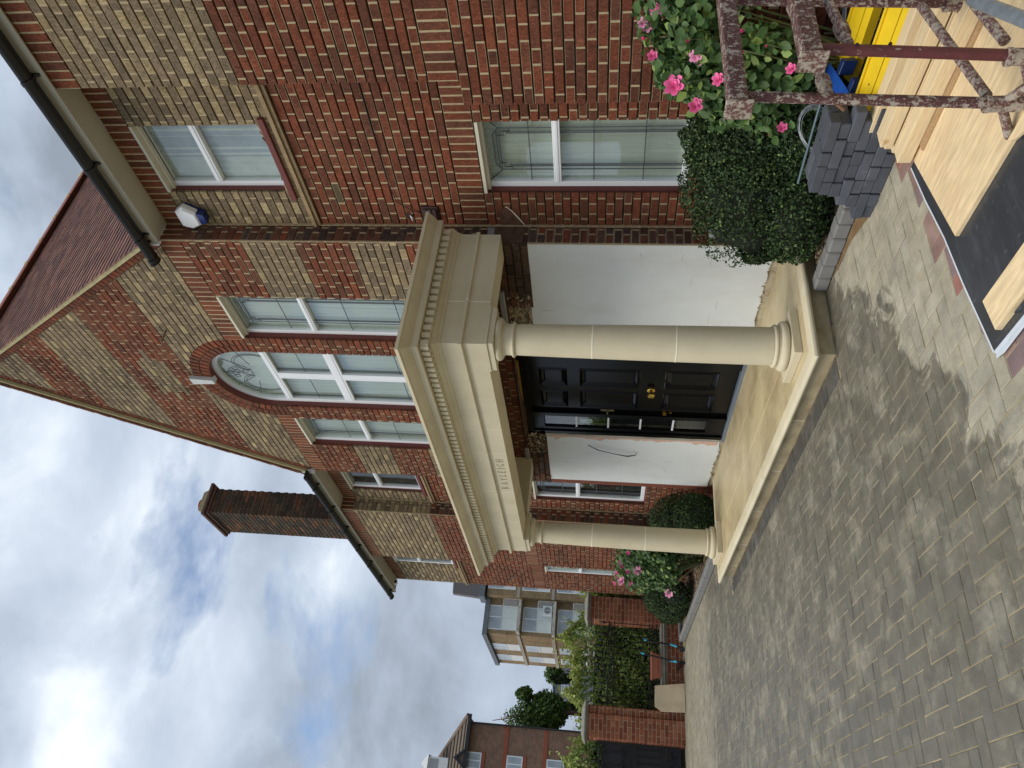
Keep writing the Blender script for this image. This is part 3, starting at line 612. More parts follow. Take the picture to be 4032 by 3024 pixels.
r = MB(); ring(r, AR-.002, AR+.014, G+.02, y+.08, AS); r.box(x0-.014, x0+.002, G+.029, y+.1, 3.3, AS); r.box(x1-.002, x1+.014, G+.029, y+.1, 3.3, AS); r.build('reveal', REDPAINT, wc)
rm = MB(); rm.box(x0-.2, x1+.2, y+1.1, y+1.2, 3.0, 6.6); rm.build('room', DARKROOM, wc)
# ------------------------------------------------------------------ eaves, gutters, roof, chimney
def eaves(xa, xb, endcap_x):
    s_ = MB(); s_.box(xa, xb, 1.372, W+.01, 5.862, 5.878); s_.build('soffit', SOFFIT, house)
    f = MB(); f.bbox(xa, xb, 1.352, 1.371, 5.84, 6.03, .003); f.build('fascia', SOFFIT, house)
    c_ = MB(); c_.bbox(endcap_x-.012, endcap_x+.012, 1.335, 1.60, 5.835, 6.04, .003); c_.build('fascia_end', WHITE, house)
def gutter(xa, xb, ends):
    b_ = MB(); n = 14; V = []; Fc = []; cy, cz = 1.285, 5.955
    for x in (xa, xb):
        for r_ in (.060, .055):
            for k in range(n+1):
                a = math.pi+math.pi*k/n; V.append((x, cy+r_*math.cos(a), cz+r_*math.sin(a)))
    m_ = n+1
    for k in range(n):
        Fc += [(k, k+1, 2*m_+k+1, 2*m_+k), (m_+k, 3*m_+k, 3*m_+k+1, m_+k+1), (k, m_+k, m_+k+1, k+1), (2*m_+k, 2*m_+k+1, 3*m_+k+1, 3*m_+k)]
    Fc += [(0, 2*m_, 3*m_, m_), (n, m_+n, 3*m_+n, 2*m_+n)]
    b_.add(V, Fc); g_ = b_.build('gutter', GUTTER, house, smooth=40)
    for x in ends:
        c_ = MB()
        for (w0, w1, r_) in ((-.02, .02, .066), (-.035, -.025, .069), (.025, .035, .069)):
            c_.prism([(cy+r_*math.cos(math.pi+math.pi*k/12), cz+.004+r_*math.sin(math.pi+math.pi*k/12)) for k in range(13)], lambda u, v, d: (x+d, u, v), w0, w1)
        c_.build('stop_end', GUTTER, g_)
    x = xa+.28
    while x < xb-.1:
        c_ = MB()
        for k in range(12):
            a0, a1 = math.pi+math.pi*k/12, math.pi+math.pi*(k+1)/12
            c_.prism([(cy+.0605*math.cos(a0), cz+.0605*math.sin(a0)), (cy+.068*math.cos(a0), cz+.068*math.sin(a0)), (cy+.068*math.cos(a1), cz+.068*math.sin(a1)), (cy+.0605*math.cos(a1), cz+.0605*math.sin(a1))], lambda u, v, d: (x+d, u, v), -.018, .018)
        c_.prism([(cy+.03, cz-.05), (1.351, cz-.085), (1.351, cz+.02), (cy+.06, cz)], lambda u, v, d: (x+d, u, v), -.012, .012)
        c_.build('bracket', GUTTER, g_); x += .82
eaves(XR+.004, 3.5, XR-.008); gutter(-.47, 3.6, (-.46,)); eaves(-10.55, XL-.004, XL+.012); gutter(-10.62, -5.02, (-5.03, -10.6))
TILE = [srgb(*c) for c in ((138, 96, 82), (126, 88, 76), (146, 104, 88), (120, 84, 74), (112, 80, 72))]
TILEM = mat('clay_tile', src='attr', rough=.75, var=.18, scale=30, bump=.2, bscale=120)
VERGEM = mat('verge_mortar', srgb(196, 188, 146), .95, var=.2, scale=25, bump=.4, bscale=120)
ZR = Z_OUT+.10
def slope(s_): return lambda t, y, h: (XC+s_*(t*cs+h*sn_), y, ZR-t*sn_+h*cs)
rf = MB()
for s_ in (-1, 1):
    fn = slope(s_); Lr = (ZR-5.93)/sn_
    rf.prism([(0, 1.36), (Lr, 1.36), (Lr, 8.6), (0, 8.6)], lambda u, v, d: fn(u, v, d), -.05, -.012)
# lower main roof either side, behind the gutters
for (xa, xb) in ((XR-.02, 3.6), (-10.6, XL+.02)):
    rf.prism([(1.34, 5.99), (5.5, 5.99+4.16*.75), (9.7, 5.99), (9.6, 5.9), (5.5, 5.87+4.1*.75), (1.36, 5.93)], lambda u, v, d: (d, u, v), xa, xb)
roof = rf.build('roof', mat('roof_underlay', srgb(90, 54, 46), .9, var=.2, scale=10), house)
tl = MB()
for s_ in (-1, 1):
    fn = slope(s_); Lr = (ZR-5.90)/sn_; n = int(Lr/.1); y1 = 8.0 if s_ > 0 else 3.2
    for i in range(n):
        t1 = Lr-i*.1; t0 = t1-.125; y = 1.315+(.0825 if i % 2 else 0)-.0825
        while y < y1:
            ya, yb = max(y, 1.318+random.uniform(-.004, .004)), y+.163; y += .165
            if yb-ya < .03: continue
            dz = random.uniform(-.001, .002); c = random.choice(TILE); V = [fn(t0, ya, -.012), fn(t1, ya, -.002+dz), fn(t1, yb, -.002+dz), fn(t0, yb, -.012), fn(t0, ya, .002), fn(t1, ya, .0115+dz), fn(t1, yb, .0115+dz), fn(t0, yb, .002)]
            tl.add(V, [(0, 3, 2, 1), (4, 5, 6, 7), (0, 1, 5, 4), (1, 2, 6, 5), (2, 3, 7, 6), (3, 0, 4, 7)], c)
tl.build('roof_tiles', TILEM, roof, kind='stuff')
RIDGE = mat('ridge_clay', srgb(176, 122, 106), .8, var=.2, scale=14, bump=.2, bscale=60)
rmesh = None
for i in range(16):
    if rmesh is None:
        b_ = MB(); n = 10; V = []; Fc = []
        for yy in (0, .445):
            for r_ in (.125, .108):
                for k in range(n+1): a = math.pi*k/n; V.append((r_*math.cos(a), yy, r_*.9*math.sin(a)))
        m_ = n+1
        for k in range(n): Fc += [(k, k+1, 2*m_+k+1, 2*m_+k), (m_+k, 3*m_+k, 3*m_+k+1, m_+k+1), (k, m_+k, m_+k+1, k+1), (2*m_+k, 2*m_+k+1, 3*m_+k+1, 3*m_+k)]
        Fc += [(0, 2*m_, 3*m_, m_), (n, m_+n, 3*m_+n, 2*m_+n)]
        b_.add(V, Fc); o = b_.build('ridge_tile', RIDGE, roof, smooth=40); rmesh = o.data
    else: o = bpy.data.objects.new('ridge_tile', rmesh); COL.objects.link(o); o.parent = roof
    o.location = (XC, 1.32+i*.455, ZR-.045)
for i in range(1, 16): rj = MB(); rj.tube([(XC+.128*math.cos(a), 1.32+i*.455-.005, ZR-.045+.118*math.sin(a)) for a in [math.pi*k/10 for k in range(11)]], .011, 6); rj.build('ridge_mortar', VERGEM, roof, smooth=True)
vm = MB()
for s_ in (-1, 1):
    fn = slope(s_); Lr = (ZR-5.93)/sn_
    vm.prism([(0, -.05), (Lr, -.05), (Lr, -.012), (0, -.012)], lambda u, v, d: fn(u, d, v), 1.352, 1.42)
    vm.prism([(0, -.057), (Lr+.02, -.057), (Lr+.02, -.0505), (0, -.0505)], lambda u, v, d: fn(u, d, v), 1.345, 1.42)
vm.build('verge_bedding', VERGEM, roof)
# chimney stack on the left breast
ch = MB(); x0, x1, y0, y1 = -7.97, -7.07, 1.46, 1.92
core = MB(); core.box(x0+.012, x1-.012, y0+.012, y1-.012, 5.9, 8.48); core_o = core.build('chimney', mat('sooty_mortar', srgb(132, 116, 92), .95, var=.3, scale=14), house)
for k in range(34):
    z = 5.93+k*CH
    for (fr, ln) in ((Frame((x0, y0, 0), (1, 0, 0), (0, -1, 0)), x1-x0), (Frame((x1, y0, 0), (0, 1, 0), (1, 0, 0)), y1-y0), (Frame((x0, y0, 0), (0, 1, 0), (-1, 0, 0)), y1-y0)):
        u = 0 if k % 2 else -.1125
        while u < ln-.02:
            a, c_ = max(u, 0)+.004, min(u+.225, ln)-.004; u += .225
            if c_-a > .03: k_ = random.uniform(.8, 1.2); brick_geo(ch, fr, [(a, z), (c_, z), (c_, z+.065), (a, z+.065)], tuple(q*k_ for q in random.choice(CHM)), random.uniform(-.002, .002))
ch.build('chimney_brickwork', BR_A, core_o, kind='stuff')
cp = MB(); cp.bbox(x0-.03, x1+.03, y0-.03, y1+.03, 8.45, 8.5, .006); cp.bbox(x0-.07, x1+.07, y0-.07, y1+.07, 8.5, 8.56, .01); cp.build('chimney_cap', mat('chimney_cap_tile', srgb(96, 74, 66), .85, var=.2, scale=14), core_o)
cp = MB(); cp.add([(x0+.01, y0+.01, 8.56), (x1-.01, y0+.01, 8.56), (x1-.01, y1-.01, 8.56), (x0+.01, y1-.01, 8.56), (x0+.08, y0+.06, 8.72), (x1-.08, y0+.06, 8.72), (x1-.08, y1-.06, 8.72), (x0+.08, y1-.06, 8.72)], [(0, 1, 5, 4), (1, 2, 6, 5), (2, 3, 7, 6), (3, 0, 4, 7), (4, 5, 6, 7), (0, 3, 2, 1)])
cp.build('flaunching', mat('lichen_mortar', srgb(124, 116, 88), .95, var=.35, scale=18, bump=.5, bscale=40), core_o)
cp = MB(); cp.lathe([(.11, 0), (.12, .03), (.10, .06), (.095, .10), (.105, .12), (.08, .125)], (-7.36, 1.7, 8.70), 18); cp.build('chimney_pot', mat('terracotta_pot', srgb(190, 116, 80), .85, var=.15, scale=20), core_o, smooth=40)
# ------------------------------------------------------------------ wall behind the porch: bare panels, stripped band, door
def ragged_panel(xa, xb, za, zb, name):
    b_ = MB(); n = 110; top = []; bot = []; dr = 0
    for i in range(n+1):
        x = xa+(xb-xa)*i/n; top.append((x, zb+random.uniform(-.006, .006))); dr += random.uniform(-.007, .007); dr *= .93; bot.append((x, za+.03+dr+(random.uniform(0, .03) if random.random() < .1 else random.uniform(-.006, .008))))
    for i in range(n): b_.prism([bot[i], bot[i+1], top[i+1], top[i]], F_G, -.004, -.03)
    for _ in range(9):          # filler scuffs and pencil ticks
        sx_, sz_ = random.uniform(xa+.15, xb-.15), random.uniform(.6, 2.2); aa_ = random.choice((0, math.pi/2, .4)); ln_ = random.uniform(.03, .22); b_.prism([(sx_, sz_), (sx_+ln_*math.cos(aa_)+.001, sz_+ln_*math.sin(aa_)), (sx_+ln_*math.cos(aa_)-.002, sz_+ln_*math.sin(aa_)+.0025), (sx_-.002, sz_+.0025)], F_G, -.0030, -.005, mi=1)
    return b_.build(name, [RENDER, mat('pencil_scuff', srgb(168, 170, 170), .9, var=.2, scale=30)], house)
SCR = mat('bare_scratch_coat', srgb(206, 192, 160), .95, var=.2, scale=18, bump=.6, bscale=60, stain=(srgb(140, 108, 72), 6, .5, .62, .8, (1, 1, 1)))
for (xa, xb) in ((XL+.01, -3.70), (-1.98, XR-.012)): bk = MB(); bk.box(xa, xb, G+.025, G+.2, .05, 2.35); bk.build('scratch_coat', SCR, house)
ragged_panel(-1.985, XR-.004, .185, 2.375, 'render_panel'); ragged_panel(-4.95, -3.715, .185, 2.365, 'render_panel')
st = MB(); pr_ = []
for i in range(60): pr_.append((-3.716-.03-.05*random.random()*(1+math.sin(i*.35)), .24+2.1*i/59))
for i in range(59): st.prism([(-3.716, pr_[i][1]), (-3.716, pr_[i+1][1]), pr_[i+1], pr_[i]], F_G, -.0032, -.006)
st.build('brick_dust_stain', mat('brick_dust', srgb(214, 178, 158), .9, var=.15, scale=14), house)
er = MB(); er.box(XL+.005, -4.955, G+.005, G+.1, .1, 2.35); er.build('panel_edge', mat('raw_brick_edge', srgb(120, 66, 48), .9, var=.3, scale=30), house)
lt = MB(); lt.bbox(-3.66, -1.55, G+.012, G+.16, 2.61, 2.80, .004); lt.box(-3.66, -1.55, G-.05, G+.012, 2.605, 2.618); lt.build('steel_lintel', mat('rusty_steel', srgb(92, 62, 50), .8, var=.4, scale=9, bump=.3, bscale=60, stain=(srgb(120, 116, 112), 5, .5, .65, .5, (1, 1, 3))), house)
fo = MB()
for i in range(70): x = -3.66+i*.0215; fo.box(x, x+.0215, G+.03, G+.07-random.uniform(0, .03), 2.585, 2.606+random.uniform(0, .012))
fo.build('foam_seal', mat('yellow_foam', srgb(176, 136, 52), .9, var=.3, scale=60, bump=.6, bscale=200), house)
def rubble(xa, xb, za, zb, nm):
    b_ = MB(); nx, nz = int((xb-xa)/.02), int((zb-za)/.02); V = []; Fc = []
    for j in range(nz+1):
        for i in range(nx+1): V.append((xa+(xb-xa)*i/nx, G-.012+random.uniform(-.012, .045), za+(zb-za)*j/nz))
    for j in range(nz):
        for i in range(nx): a = j*(nx+1)+i; Fc.append((a, a+1, a+nx+2, a+nx+1))
    b_.add(V, Fc); b_.build(nm, mat('broken_concrete', srgb(176, 162, 134), .95, var=.5, scale=38, bump=.8, bscale=70, stain=(srgb(66, 54, 42), 22, .52, .6, .8, (1, 1, 1))), house, recalc=False)
rubble(-1.98, -1.0, 2.375, 2.60, 'broken_concrete'); rubble(-4.18, -3.69, 2.37, 2.60, 'broken_concrete')
for (xa, xb, za) in ((-1.9, -.95, 2.62), (-4.4, -4.05, 2.60)): ms = MB(); ms.bbox(xa, xb, G-.03, G+.02, za, za+.06, .01); ms.build('lead_flashing', mat('grey_lead', srgb(146, 150, 152), .55, metal=.3, var=.2, scale=14), house)
# hacked-out pocket on the inner corner beside the portico
hk = MB(); hk.box(XR-.02, XR+.012, G+.01, W-.03, 2.39, 2.66); hk.build('hacked_pocket', mat('old_brown_brick', srgb(84, 62, 50), .95, var=.4, scale=16, bump=.6, bscale=50), house)
hk = MB(); hk.prism([(XR+.006, 2.60), (-.20, 2.615), (-.13, 2.58), (-.09, 2.545), (-.13, 2.50), (-.21, 2.45), (XR+.006, 2.40)], F_W, .003, -.02); hk.build('hacked_pocket', mat('old_brown_brick2', srgb(98, 68, 54), .95, var=.5, scale=22, bump=.6, bscale=50), house)
hk = MB(); hk.tube([(-.088, W-.002, 2.548), (-.10, W-.003, 2.528), (-.118, W-.002, 2.516), (-.13, W-.005, 2.498), (-.21, W-.007, 2.445), (XR+.02, W-.006, 2.395)], [.003, .006, .003, .005, .007, .004], 6); hk.build('torn_render_edge', PALE_JOINT, house); hk = MB(); hk.bbox(XR-.006, XR+.02, G+.02, W-.04, 2.655, 2.72, .008); hk.build('torn_flashing', MATS['grey_lead'], house)
# door set
DY = G+.02
fr = MB(); fr.bbox(-2.215, -1.99, DY, DY+.09, .172, 2.585); fr.bbox(-3.70, -3.635, DY, DY+.09, .172, 2.585); fr.bbox(-3.635, -2.215, DY, DY+.09, 2.50, 2.585); fr.bbox(-3.275, -3.205, DY, DY+.09, .205, 2.50)
dfr = fr.build('door_frame', BLACK, house)
th = MB(); th.bbox(-3.70, -1.99, DY-.03, DY+.1, .165, .205, .005); th.build('threshold', mat('grey_threshold', srgb(112, 122, 132), .4, var=.1), dfr)
dl = MB(); xa, xb, yd = -3.205, -2.215, DY+.045
def leaf_rect(a, c_, z0, z1, d0=0, d1=.045): dl.box(a, c_, yd+d0, yd+d1, z0, z1)
cols = ((xa+.10, (xa+xb)/2-.05), ((xa+xb)/2+.05, xb-.10)); rows = ((.40, .98), (1.25, 1.92), (2.06, 2.38))
xs = [xa, cols[0][0], cols[0][1], cols[1][0], cols[1][1], xb]
leaf_rect(xs[0], xs[1], .205, 2.50); leaf_rect(xs[2], xs[3], .205, 2.50); leaf_rect(xs[4], xs[5], .205, 2.50)
zz = [.205, .40, .98, 1.25, 1.92, 2.06, 2.38, 2.50]
for (a, c_) in cols:
    for i in (0, 2, 4, 6): leaf_rect(a, c_, zz[i], zz[i+1])
door = dl.build('door', BLACK, house)
for (a, c_) in cols:
    for (z0, z1) in rows:
        pn = MB(); P0 = [(a, z0), (c_, z0), (c_, z1), (a, z1)]
        ins = lambda q: [(a+q, z0+q), (c_-q, z0+q), (c_-q, z1-q), (a+q, z1-q)]
        lv = [(0, .0), (.012, -.012), (.03, .008), (.055, .022), (.07, .012)]; V = []
        for (q, d) in lv: V += [(u, yd+d, v) for u, v in ins(q)]
        Fc = []
        for i in range(len(lv)-1):
            for k in range(4): Fc.append((i*4+k, i*4+(k+1) % 4, (i+1)*4+(k+1) % 4, (i+1)*4+k))
        Fc.append(tuple((len(lv)-1)*4+k for k in range(4))); pn.add(V, Fc); pn.build('panel', BLACK, door, recalc=False)
kb = MB(); oct_ = [(math.cos(math.pi/8+i*math.pi/4), math.sin(math.pi/8+i*math.pi/4)) for i in range(8)]; kc = ((xa+xb)/2, 1.115)
def octring(mb, levels):
    V = [(kc[0]+r_*a, yd-d, kc[1]+r_*c_) for (r_, d) in levels for (a, c_) in oct_]; Fc = []
    for i in range(len(levels)-1):
        for k in range(8): Fc.append((i*8+k, i*8+(k+1) % 8, (i+1)*8+(k+1) % 8, (i+1)*8+k))
    Fc.append(tuple((len(levels)-1)*8+k for k in range(8))); mb.add(V, Fc)
octring(kb, [(.047, .0), (.047, .006), (.036, .012), (.018, .016), (.014, .05), (.022, .056), (.042, .066), (.044, .076), (.034, .088), (.012, .09)]); kb.build('door_knob', BRASS, door)
hd = MB(); hd.bbox(-3.185, -3.145, yd-.012, yd, 1.52, 1.68, .004); hd.tube([(-3.165, yd-.01, 1.60), (-3.165, yd-.05, 1.60), (-3.10, yd-.055, 1.59)], .009, 8); hd.build('lever_handle', mat('aged_brass', srgb(150, 138, 104), .35, metal=1), door)
hd = MB(); hd.tube([(-3.165, yd, .93), (-3.165, yd-.018, .93)], .022, 12); hd.tube([(-3.165, yd, .86), (-3.165, yd-.012, .86)], .018, 12); hd.bbox(-3.172, -3.158, yd-.04, yd-.016, .91, .95, .002); hd.build('door_lock', BRASS, door)
sl = MB(); sx0, sx1 = -3.635, -3.275; sl.bbox(sx0, sx0+.07, DY+.02, DY+.07, .205, 2.5); sl.bbox(sx1-.03, sx1, DY+.02, DY+.07, .205, 2.5); sl.bbox(sx0+.07, sx1-.03, DY+.02, DY+.07, .205, .42); sl.bbox(sx0+.07, sx1-.03, DY+.02, DY+.07, 2.36, 2.5); sdl = sl.build('sidelight', BLACK, house)
p_ = MB(); p_.box(sx0+.06, sx1-.02, DY+.044, DY+.05, .41, 2.37); p_.build('pane', GLASS, sdl)
for i in range(4):
    zb_ = .42+1.94*(i+1)/5; p_ = MB(); p_.bbox(sx0+.072, sx1-.032, DY+.028, DY+.043, zb_-.011, zb_+.011, .003); p_.build('glazing_bar', WHITE, sdl)
p_ = MB(); p_.box(sx0+.13, sx0+.22, DY+.055, DY+.057, 1.78, 1.93); p_.build('paper_notice', mat('blue_paper', srgb(168, 192, 200), .8), sdl)
p_ = MB(); p_.box(-3.69, -2.16, G+.5, G+.55, .1, 2.7); p_.box(-3.72, -3.69, G+.2, G+.55, .1, 2.7); p_.build('hall', mat('dim_hall', srgb(56, 52, 46), .9, var=.4, scale=3), house)
# small fixtures on the right-hand wing wall
v = MB(); v.bbox(-.245, -.085, W-.02, W+.01, 3.155, 3.31, .004); vent = v.build('air_vent', mat('brown_plastic', srgb(62, 44, 40), .5), house)
for i in range(3): v = MB(); v.box(-.232, -.098, W-.034, W-.018, 3.175+i*.043, 3.205+i*.043, M=None); v.build('louvre', MATS['brown_plastic'], vent)
v = MB(); v.tube([(-.18, W-.004, 3.30), (-.10, W-.02, 3.42), (-.02, W-.012, 3.52)], .004, 6); v.tube([(-.02, W-.012, 3.52), (.25, W-.012, 3.545), (1.39, W-.012, 3.55)], .004, 6); v.build('cable', mat('dark_cable', srgb(40, 32, 30), .6), house)
v = MB(); v.prism([(-.245, 3.42), (-.20, 3.40), (-.165, 3.425), (-.17, 3.46), (-.225, 3.475)], F_W, .003, -.02); v.build('drilled_hole', mat('hole_shadow', srgb(60, 38, 30), .95), house)
v = MB(); v.tube([(-.205, W, 3.43), (-.215, W-.05, 3.40)], .004, 6); v.tube([(-.20, W, 3.43), (-.185, W-.05, 3.395)], .004, 6); v.build('wire_ends', WHITE, house)
v = MB(); v.tube([(-3.93, G-.0, 1.83), (-3.96, G-.05, 1.70), (-4.02, G-.06, 1.5), (-4.10, G-.05, 1.32), (-4.09, G-.03, 1.22), (-4.05, G-.02, 1.21)], .005, 6); v.tube([(-3.935, G-.0, 1.83), (-3.955, G-.055, 1.68), (-4.0, G-.07, 1.5), (-4.07, G-.055, 1.34), (-4.085, G-.03, 1.22)], .004, 6); v.build('loose_cable', MATS['dark_cable'], house)
bx = MB(); bx.bbox(.0, .28, -.06, 0, 0, .2, .02)
a_ = thing('alarm_box', 'white hexagonal alarm sounder with blue base under the eaves', 'alarm box'); a_.location = (-.165, W-.01, 5.52)
hexa = [(-.10, .115), (.075, .115), (.135, 0.02), (.06, -.085), (-.085, -.085), (-.135, .02)]
fnh = lambda u, v, d: (u, -d, v)
b_ = MB(); V = [fnh(u, v, .02) for u, v in hexa]+[fnh(u, v, .07) for u, v in hexa]+[fnh(u*.82, v*.82, .09) for u, v in hexa]; Fc = [(i, (i+1) % 6, (i+1) % 6+6, i+6) for i in range(6)]+[(i+6, (i+1) % 6+6, (i+1) % 6+12, i+12) for i in range(6)]+[tuple(range(12, 18)), tuple(range(5, -1, -1))]
b_.add(V, Fc); b_.build('cover', WHITE, a_)
b_ = MB(); b_.prism([(-.085, -.075), (.06, -.075), (.035, -.145), (-.06, -.145)], fnh, .0, .075); b_.build('strobe_lens', mat('blue_lens', srgb(24, 44, 110), .25, spec=.7), a_)
b_ = MB(); b_.prism([(u*.9, v*.9) for u, v in hexa], fnh, -.012, .03); b_.build('back_plate', mat('blue_plate', srgb(30, 50, 120), .4), a_)
so_ = thing('outdoor_socket', 'grey weatherproof socket box beside the white panel, half hidden by the shrub', 'socket'); so_.location = (XR+.006, G+.11, .74)
b_ = MB(); b_.bbox(0, .055, -.045, .045, -.045, .045, .008); b_.build('box', mat('grey_socket', srgb(170, 174, 176), .5), so_); b_ = MB(); b_.bbox(.055, .068, -.04, .04, -.03, .04, .005); b_.build('lid', mat('grey_socket_lid', srgb(150, 154, 156), .5), so_)
c_ = thing('security_camera', 'small white dome camera under the far left soffit', 'camera'); c_.location = (-10.28, 1.48, 5.862)
b_ = MB(); b_.lathe([(.045, 0), (.045, -.025), (.03, -.03)], (0, 0, 0), 16); b_.build('mount', WHITE, c_, smooth=40); b_ = MB(); b_.tube([(.03, 0, -.05), (-.03, -.02, -.05)], [.042, .036], 14); b_.build('housing', WHITE, c_, smooth=40); b_ = MB(); b_.tube([(.0305, 0, -.05), (.042, .004, -.05)], .026, 12); b_.build('lens', BLACK, c_)
# ------------------------------------------------------------------ stone portico
por = thing('stone_portico', 'new pale limestone portico with two Tuscan columns and dentil cornice over black door', 'porch')
PX0, PX1 = -4.74, .02
pl = MB(); pl.box(PX0+.06, PX1-.06, .055, G-.002, .0, .128); pl.build('platform_core', STONE, por)
nose = [(-.09, .124), (-.008, .124), (.006, .127), (.018, .136), (.022, .148), (.018, .160), (.006, .169), (-.008, .172), (-.09, .172)]
n_ = MB(); n_.sweep_u(nose, PX1, PX0, -.0, G-.004); n_.build('nosing', STONE, por, smooth=35)
ris = [(-.05, .0), (-.05, .094), (-.044, .096), (-.042, .106), (-.034, .112), (-.026, .1235), (-.08, .1235), (-.08, .0)]
n_ = MB(); n_.sweep_u(ris, PX1, PX0, -.0, G-.004); n_.build('riser', mat('damp_limestone', srgb(186, 170, 134), .6, var=.1, scale=4, bump=.1, bscale=300, stain=(srgb(134, 116, 84), 3, .46, .66, .7, (1, 1, 2))), por, smooth=30)
for x in (-.95, -1.85, -2.75, -3.65, -4.3): n_ = MB(); n_.box(x-.003, x+.003, .0485, .06, .003, .094); n_.build('joint', PALE_JOINT, por)
ys = [.092, .50, .93, G-.006]; random.seed(4)
for j in range(3):
    x = PX1-.092
    ln0 = (.62, .36, .78)[j]; first = True
    while x > PX0+.10:
        ln = ln0 if first else .76; first = False; xa = max(x-ln, PX0+.092)
        if xa-(PX0+.092) < .15: xa = PX0+.092
        f_ = MB(); f_.bbox(xa+.002, x-.002, ys[j]+.002, ys[j+1]-.002, .13, .1715, .002); f_.build('flagstone', FLOOR_STONE, por); x = xa
js = MB(); js.box(PX0+.09, PX1-.09, .09, G-.005, .129, .1695); js.build('flag_joint', PALE_JOINT, por)
def column(cx, cy):
    b_ = MB(); b_.bbox(cx-.205, cx+.205, cy-.205, cy+.205, .1725, .234, .003); col_ = b_.build('column', STONE, por)
    b_ = MB(); pr = [(.19, .234)]
    for i in range(9): a = -math.pi/2+math.pi*i/8; pr.append((.168+.030*math.cos(a), .266+.030*math.sin(a)))
    pr += [(.165, .298), (.165, .312)]
    for i in range(7): a = -math.pi/2+math.pi*i/6; pr.append((.155+.016*math.cos(a), .328+.015*math.sin(a)))
    pr += [(.152, .345), (.12, .348)]
    b_.lathe(pr, (cx, cy, 0), 56); b_.build('base', STONE, col_, smooth=50)
    zs = [.346, 1.08, 1.735, 2.352]
    r_at = lambda z: .150-.022*(max(0, z-.35)/2.0)**1.6
    for i in range(3):
        b_ = MB(); za, zb = zs[i]+.002, zs[i+1]-.002; b_.lathe([(r_at(za+(zb-za)*k/6), za+(zb-za)*k/6) for k in range(7)], (cx, cy, 0), 56); b_.build('shaft_drum', STONE, col_, smooth=50)
        if i: b_ = MB(); b_.lathe([(r_at(zs[i])+.0008, zs[i]-.006), (r_at(zs[i])+.0022, zs[i]), (r_at(zs[i])+.0008, zs[i]+.006)], (cx, cy, 0), 56); b_.build('joint', PALE_JOINT, col_)
    b_ = MB(); pr = [(.128, 2.352), (.133, 2.354)]
    for i in range(7): a = -math.pi/2+math.pi*i/6; pr.append((.136+.012*math.cos(a), 2.372+.012*math.sin(a)))
    pr += [(.133, 2.388), (.13, 2.394), (.128, 2.44), (.136, 2.444), (.138, 2.452)]
    for i in range(7): a = -math.pi/2+.5*math.pi*i/6; pr.append((.138+.042*math.cos(a), 2.497+.042*math.sin(a)))
    pr += [(.176, 2.510), (.1, 2.512)]
    b_.lathe(pr, (cx, cy, 0), 56); b_.build('capital', STONE, col_, smooth=50)
    b_ = MB(); b_.bbox(cx-.185, cx+.185, cy-.185, cy+.185, 2.5125, 2.558, .003); b_.bbox(cx-.195, cx+.195, cy-.195, cy+.195, 2.558, 2.574, .003); b_.build('abacus', STONE, col_)
column(-.395, .383); column(-4.455, .383)
EX1, EX0, EY = -.205, -4.64, .19
prof = [(-.30, 2.575), (0, 2.575), (0, 2.75), (.024, 2.754), (.03, 2.757), (.03, 2.784), (.0, 2.788), (.0, 2.928), (.012, 2.934), (.022, 2.948), (.026, 2.956), (.036, 2.958), (.05, 2.97), (.06, 2.982), (.064, 2.985), (.064, 3.062),
        (.155, 3.066), (.16, 3.060), (.166, 3.062), (.166, 3.112), (.178, 3.115), (.186, 3.122), (.198, 3.127), (.215, 3.136), (.232, 3.150), (.245, 3.164), (.262, 3.168), (.268, 3.170), (.268, 3.196), (.10, 3.222), (-.30, 3.222)]
b_ = MB(); b_.sweep_u(prof, EX1, EX0, EY, G-.003); ent = b_.build('entablature', STONE, por)
b_ = MB(); b_.box(EX0+.28, EX1-.28, EY+.28, G-.006, 2.86, 3.2); b_.build('porch_ceiling', mat('ceiling_board', srgb(120, 108, 92), .9, var=.2, scale=6), por)
for x in (-1.55, -2.02, -2.90, -3.7):
    j = [(o_+.0012, z) for (o_, z) in prof[1:8]]+[(-.01, 2.928), (-.01, 2.575)]; b_ = MB(); b_.prism([(EY-o_, z) for (o_, z) in j], lambda u, v, d: (d, u, v), x-.0035, x+.0035); b_.build('joint', PALE_JOINT, ent)
for x in (-1.2, -2.4, -3.5):
    j = [(o_+.0012, z) for (o_, z) in prof[19:29]]+[(.15, 3.196), (.15, 3.112)]; b_ = MB(); b_.prism([(EY-o_, z) for (o_, z) in j], lambda u, v, d: (d, u, v), x-.002, x+.002); b_.build('joint', PALE_JOINT, ent)
yj = .62; j = [(o_+.0012, z) for (o_, z) in prof[1:8]]+[(-.01, 2.928), (-.01, 2.575)]; b_ = MB(); b_.prism([(EX1+o_, z) for (o_, z) in j], lambda u, v, d: (u, d, v), yj-.0035, yj+.0035); b_.build('joint', PALE_JOINT, ent)
dm = None
def dentil(x, y, rz):
    global dm
    if dm is None: q = MB(); q.bbox(-.0235, .0235, -.058, .0, 2.99, 3.059, .002); o = q.build('dentil', STONE, ent); dm = o.data
    else: o = bpy.data.objects.new('dentil', dm); COL.objects.link(o); o.parent = ent
    o.location = (x, y, 0); o.rotation_euler = (0, 0, rz)
xx = EX1+.085
while xx > EX0-.1: dentil(xx, EY-.064, 0); xx -= .0745
yy = EY-.085
while yy < G-.03: dentil(EX1+.064, yy, math.pi/2); yy += .0745
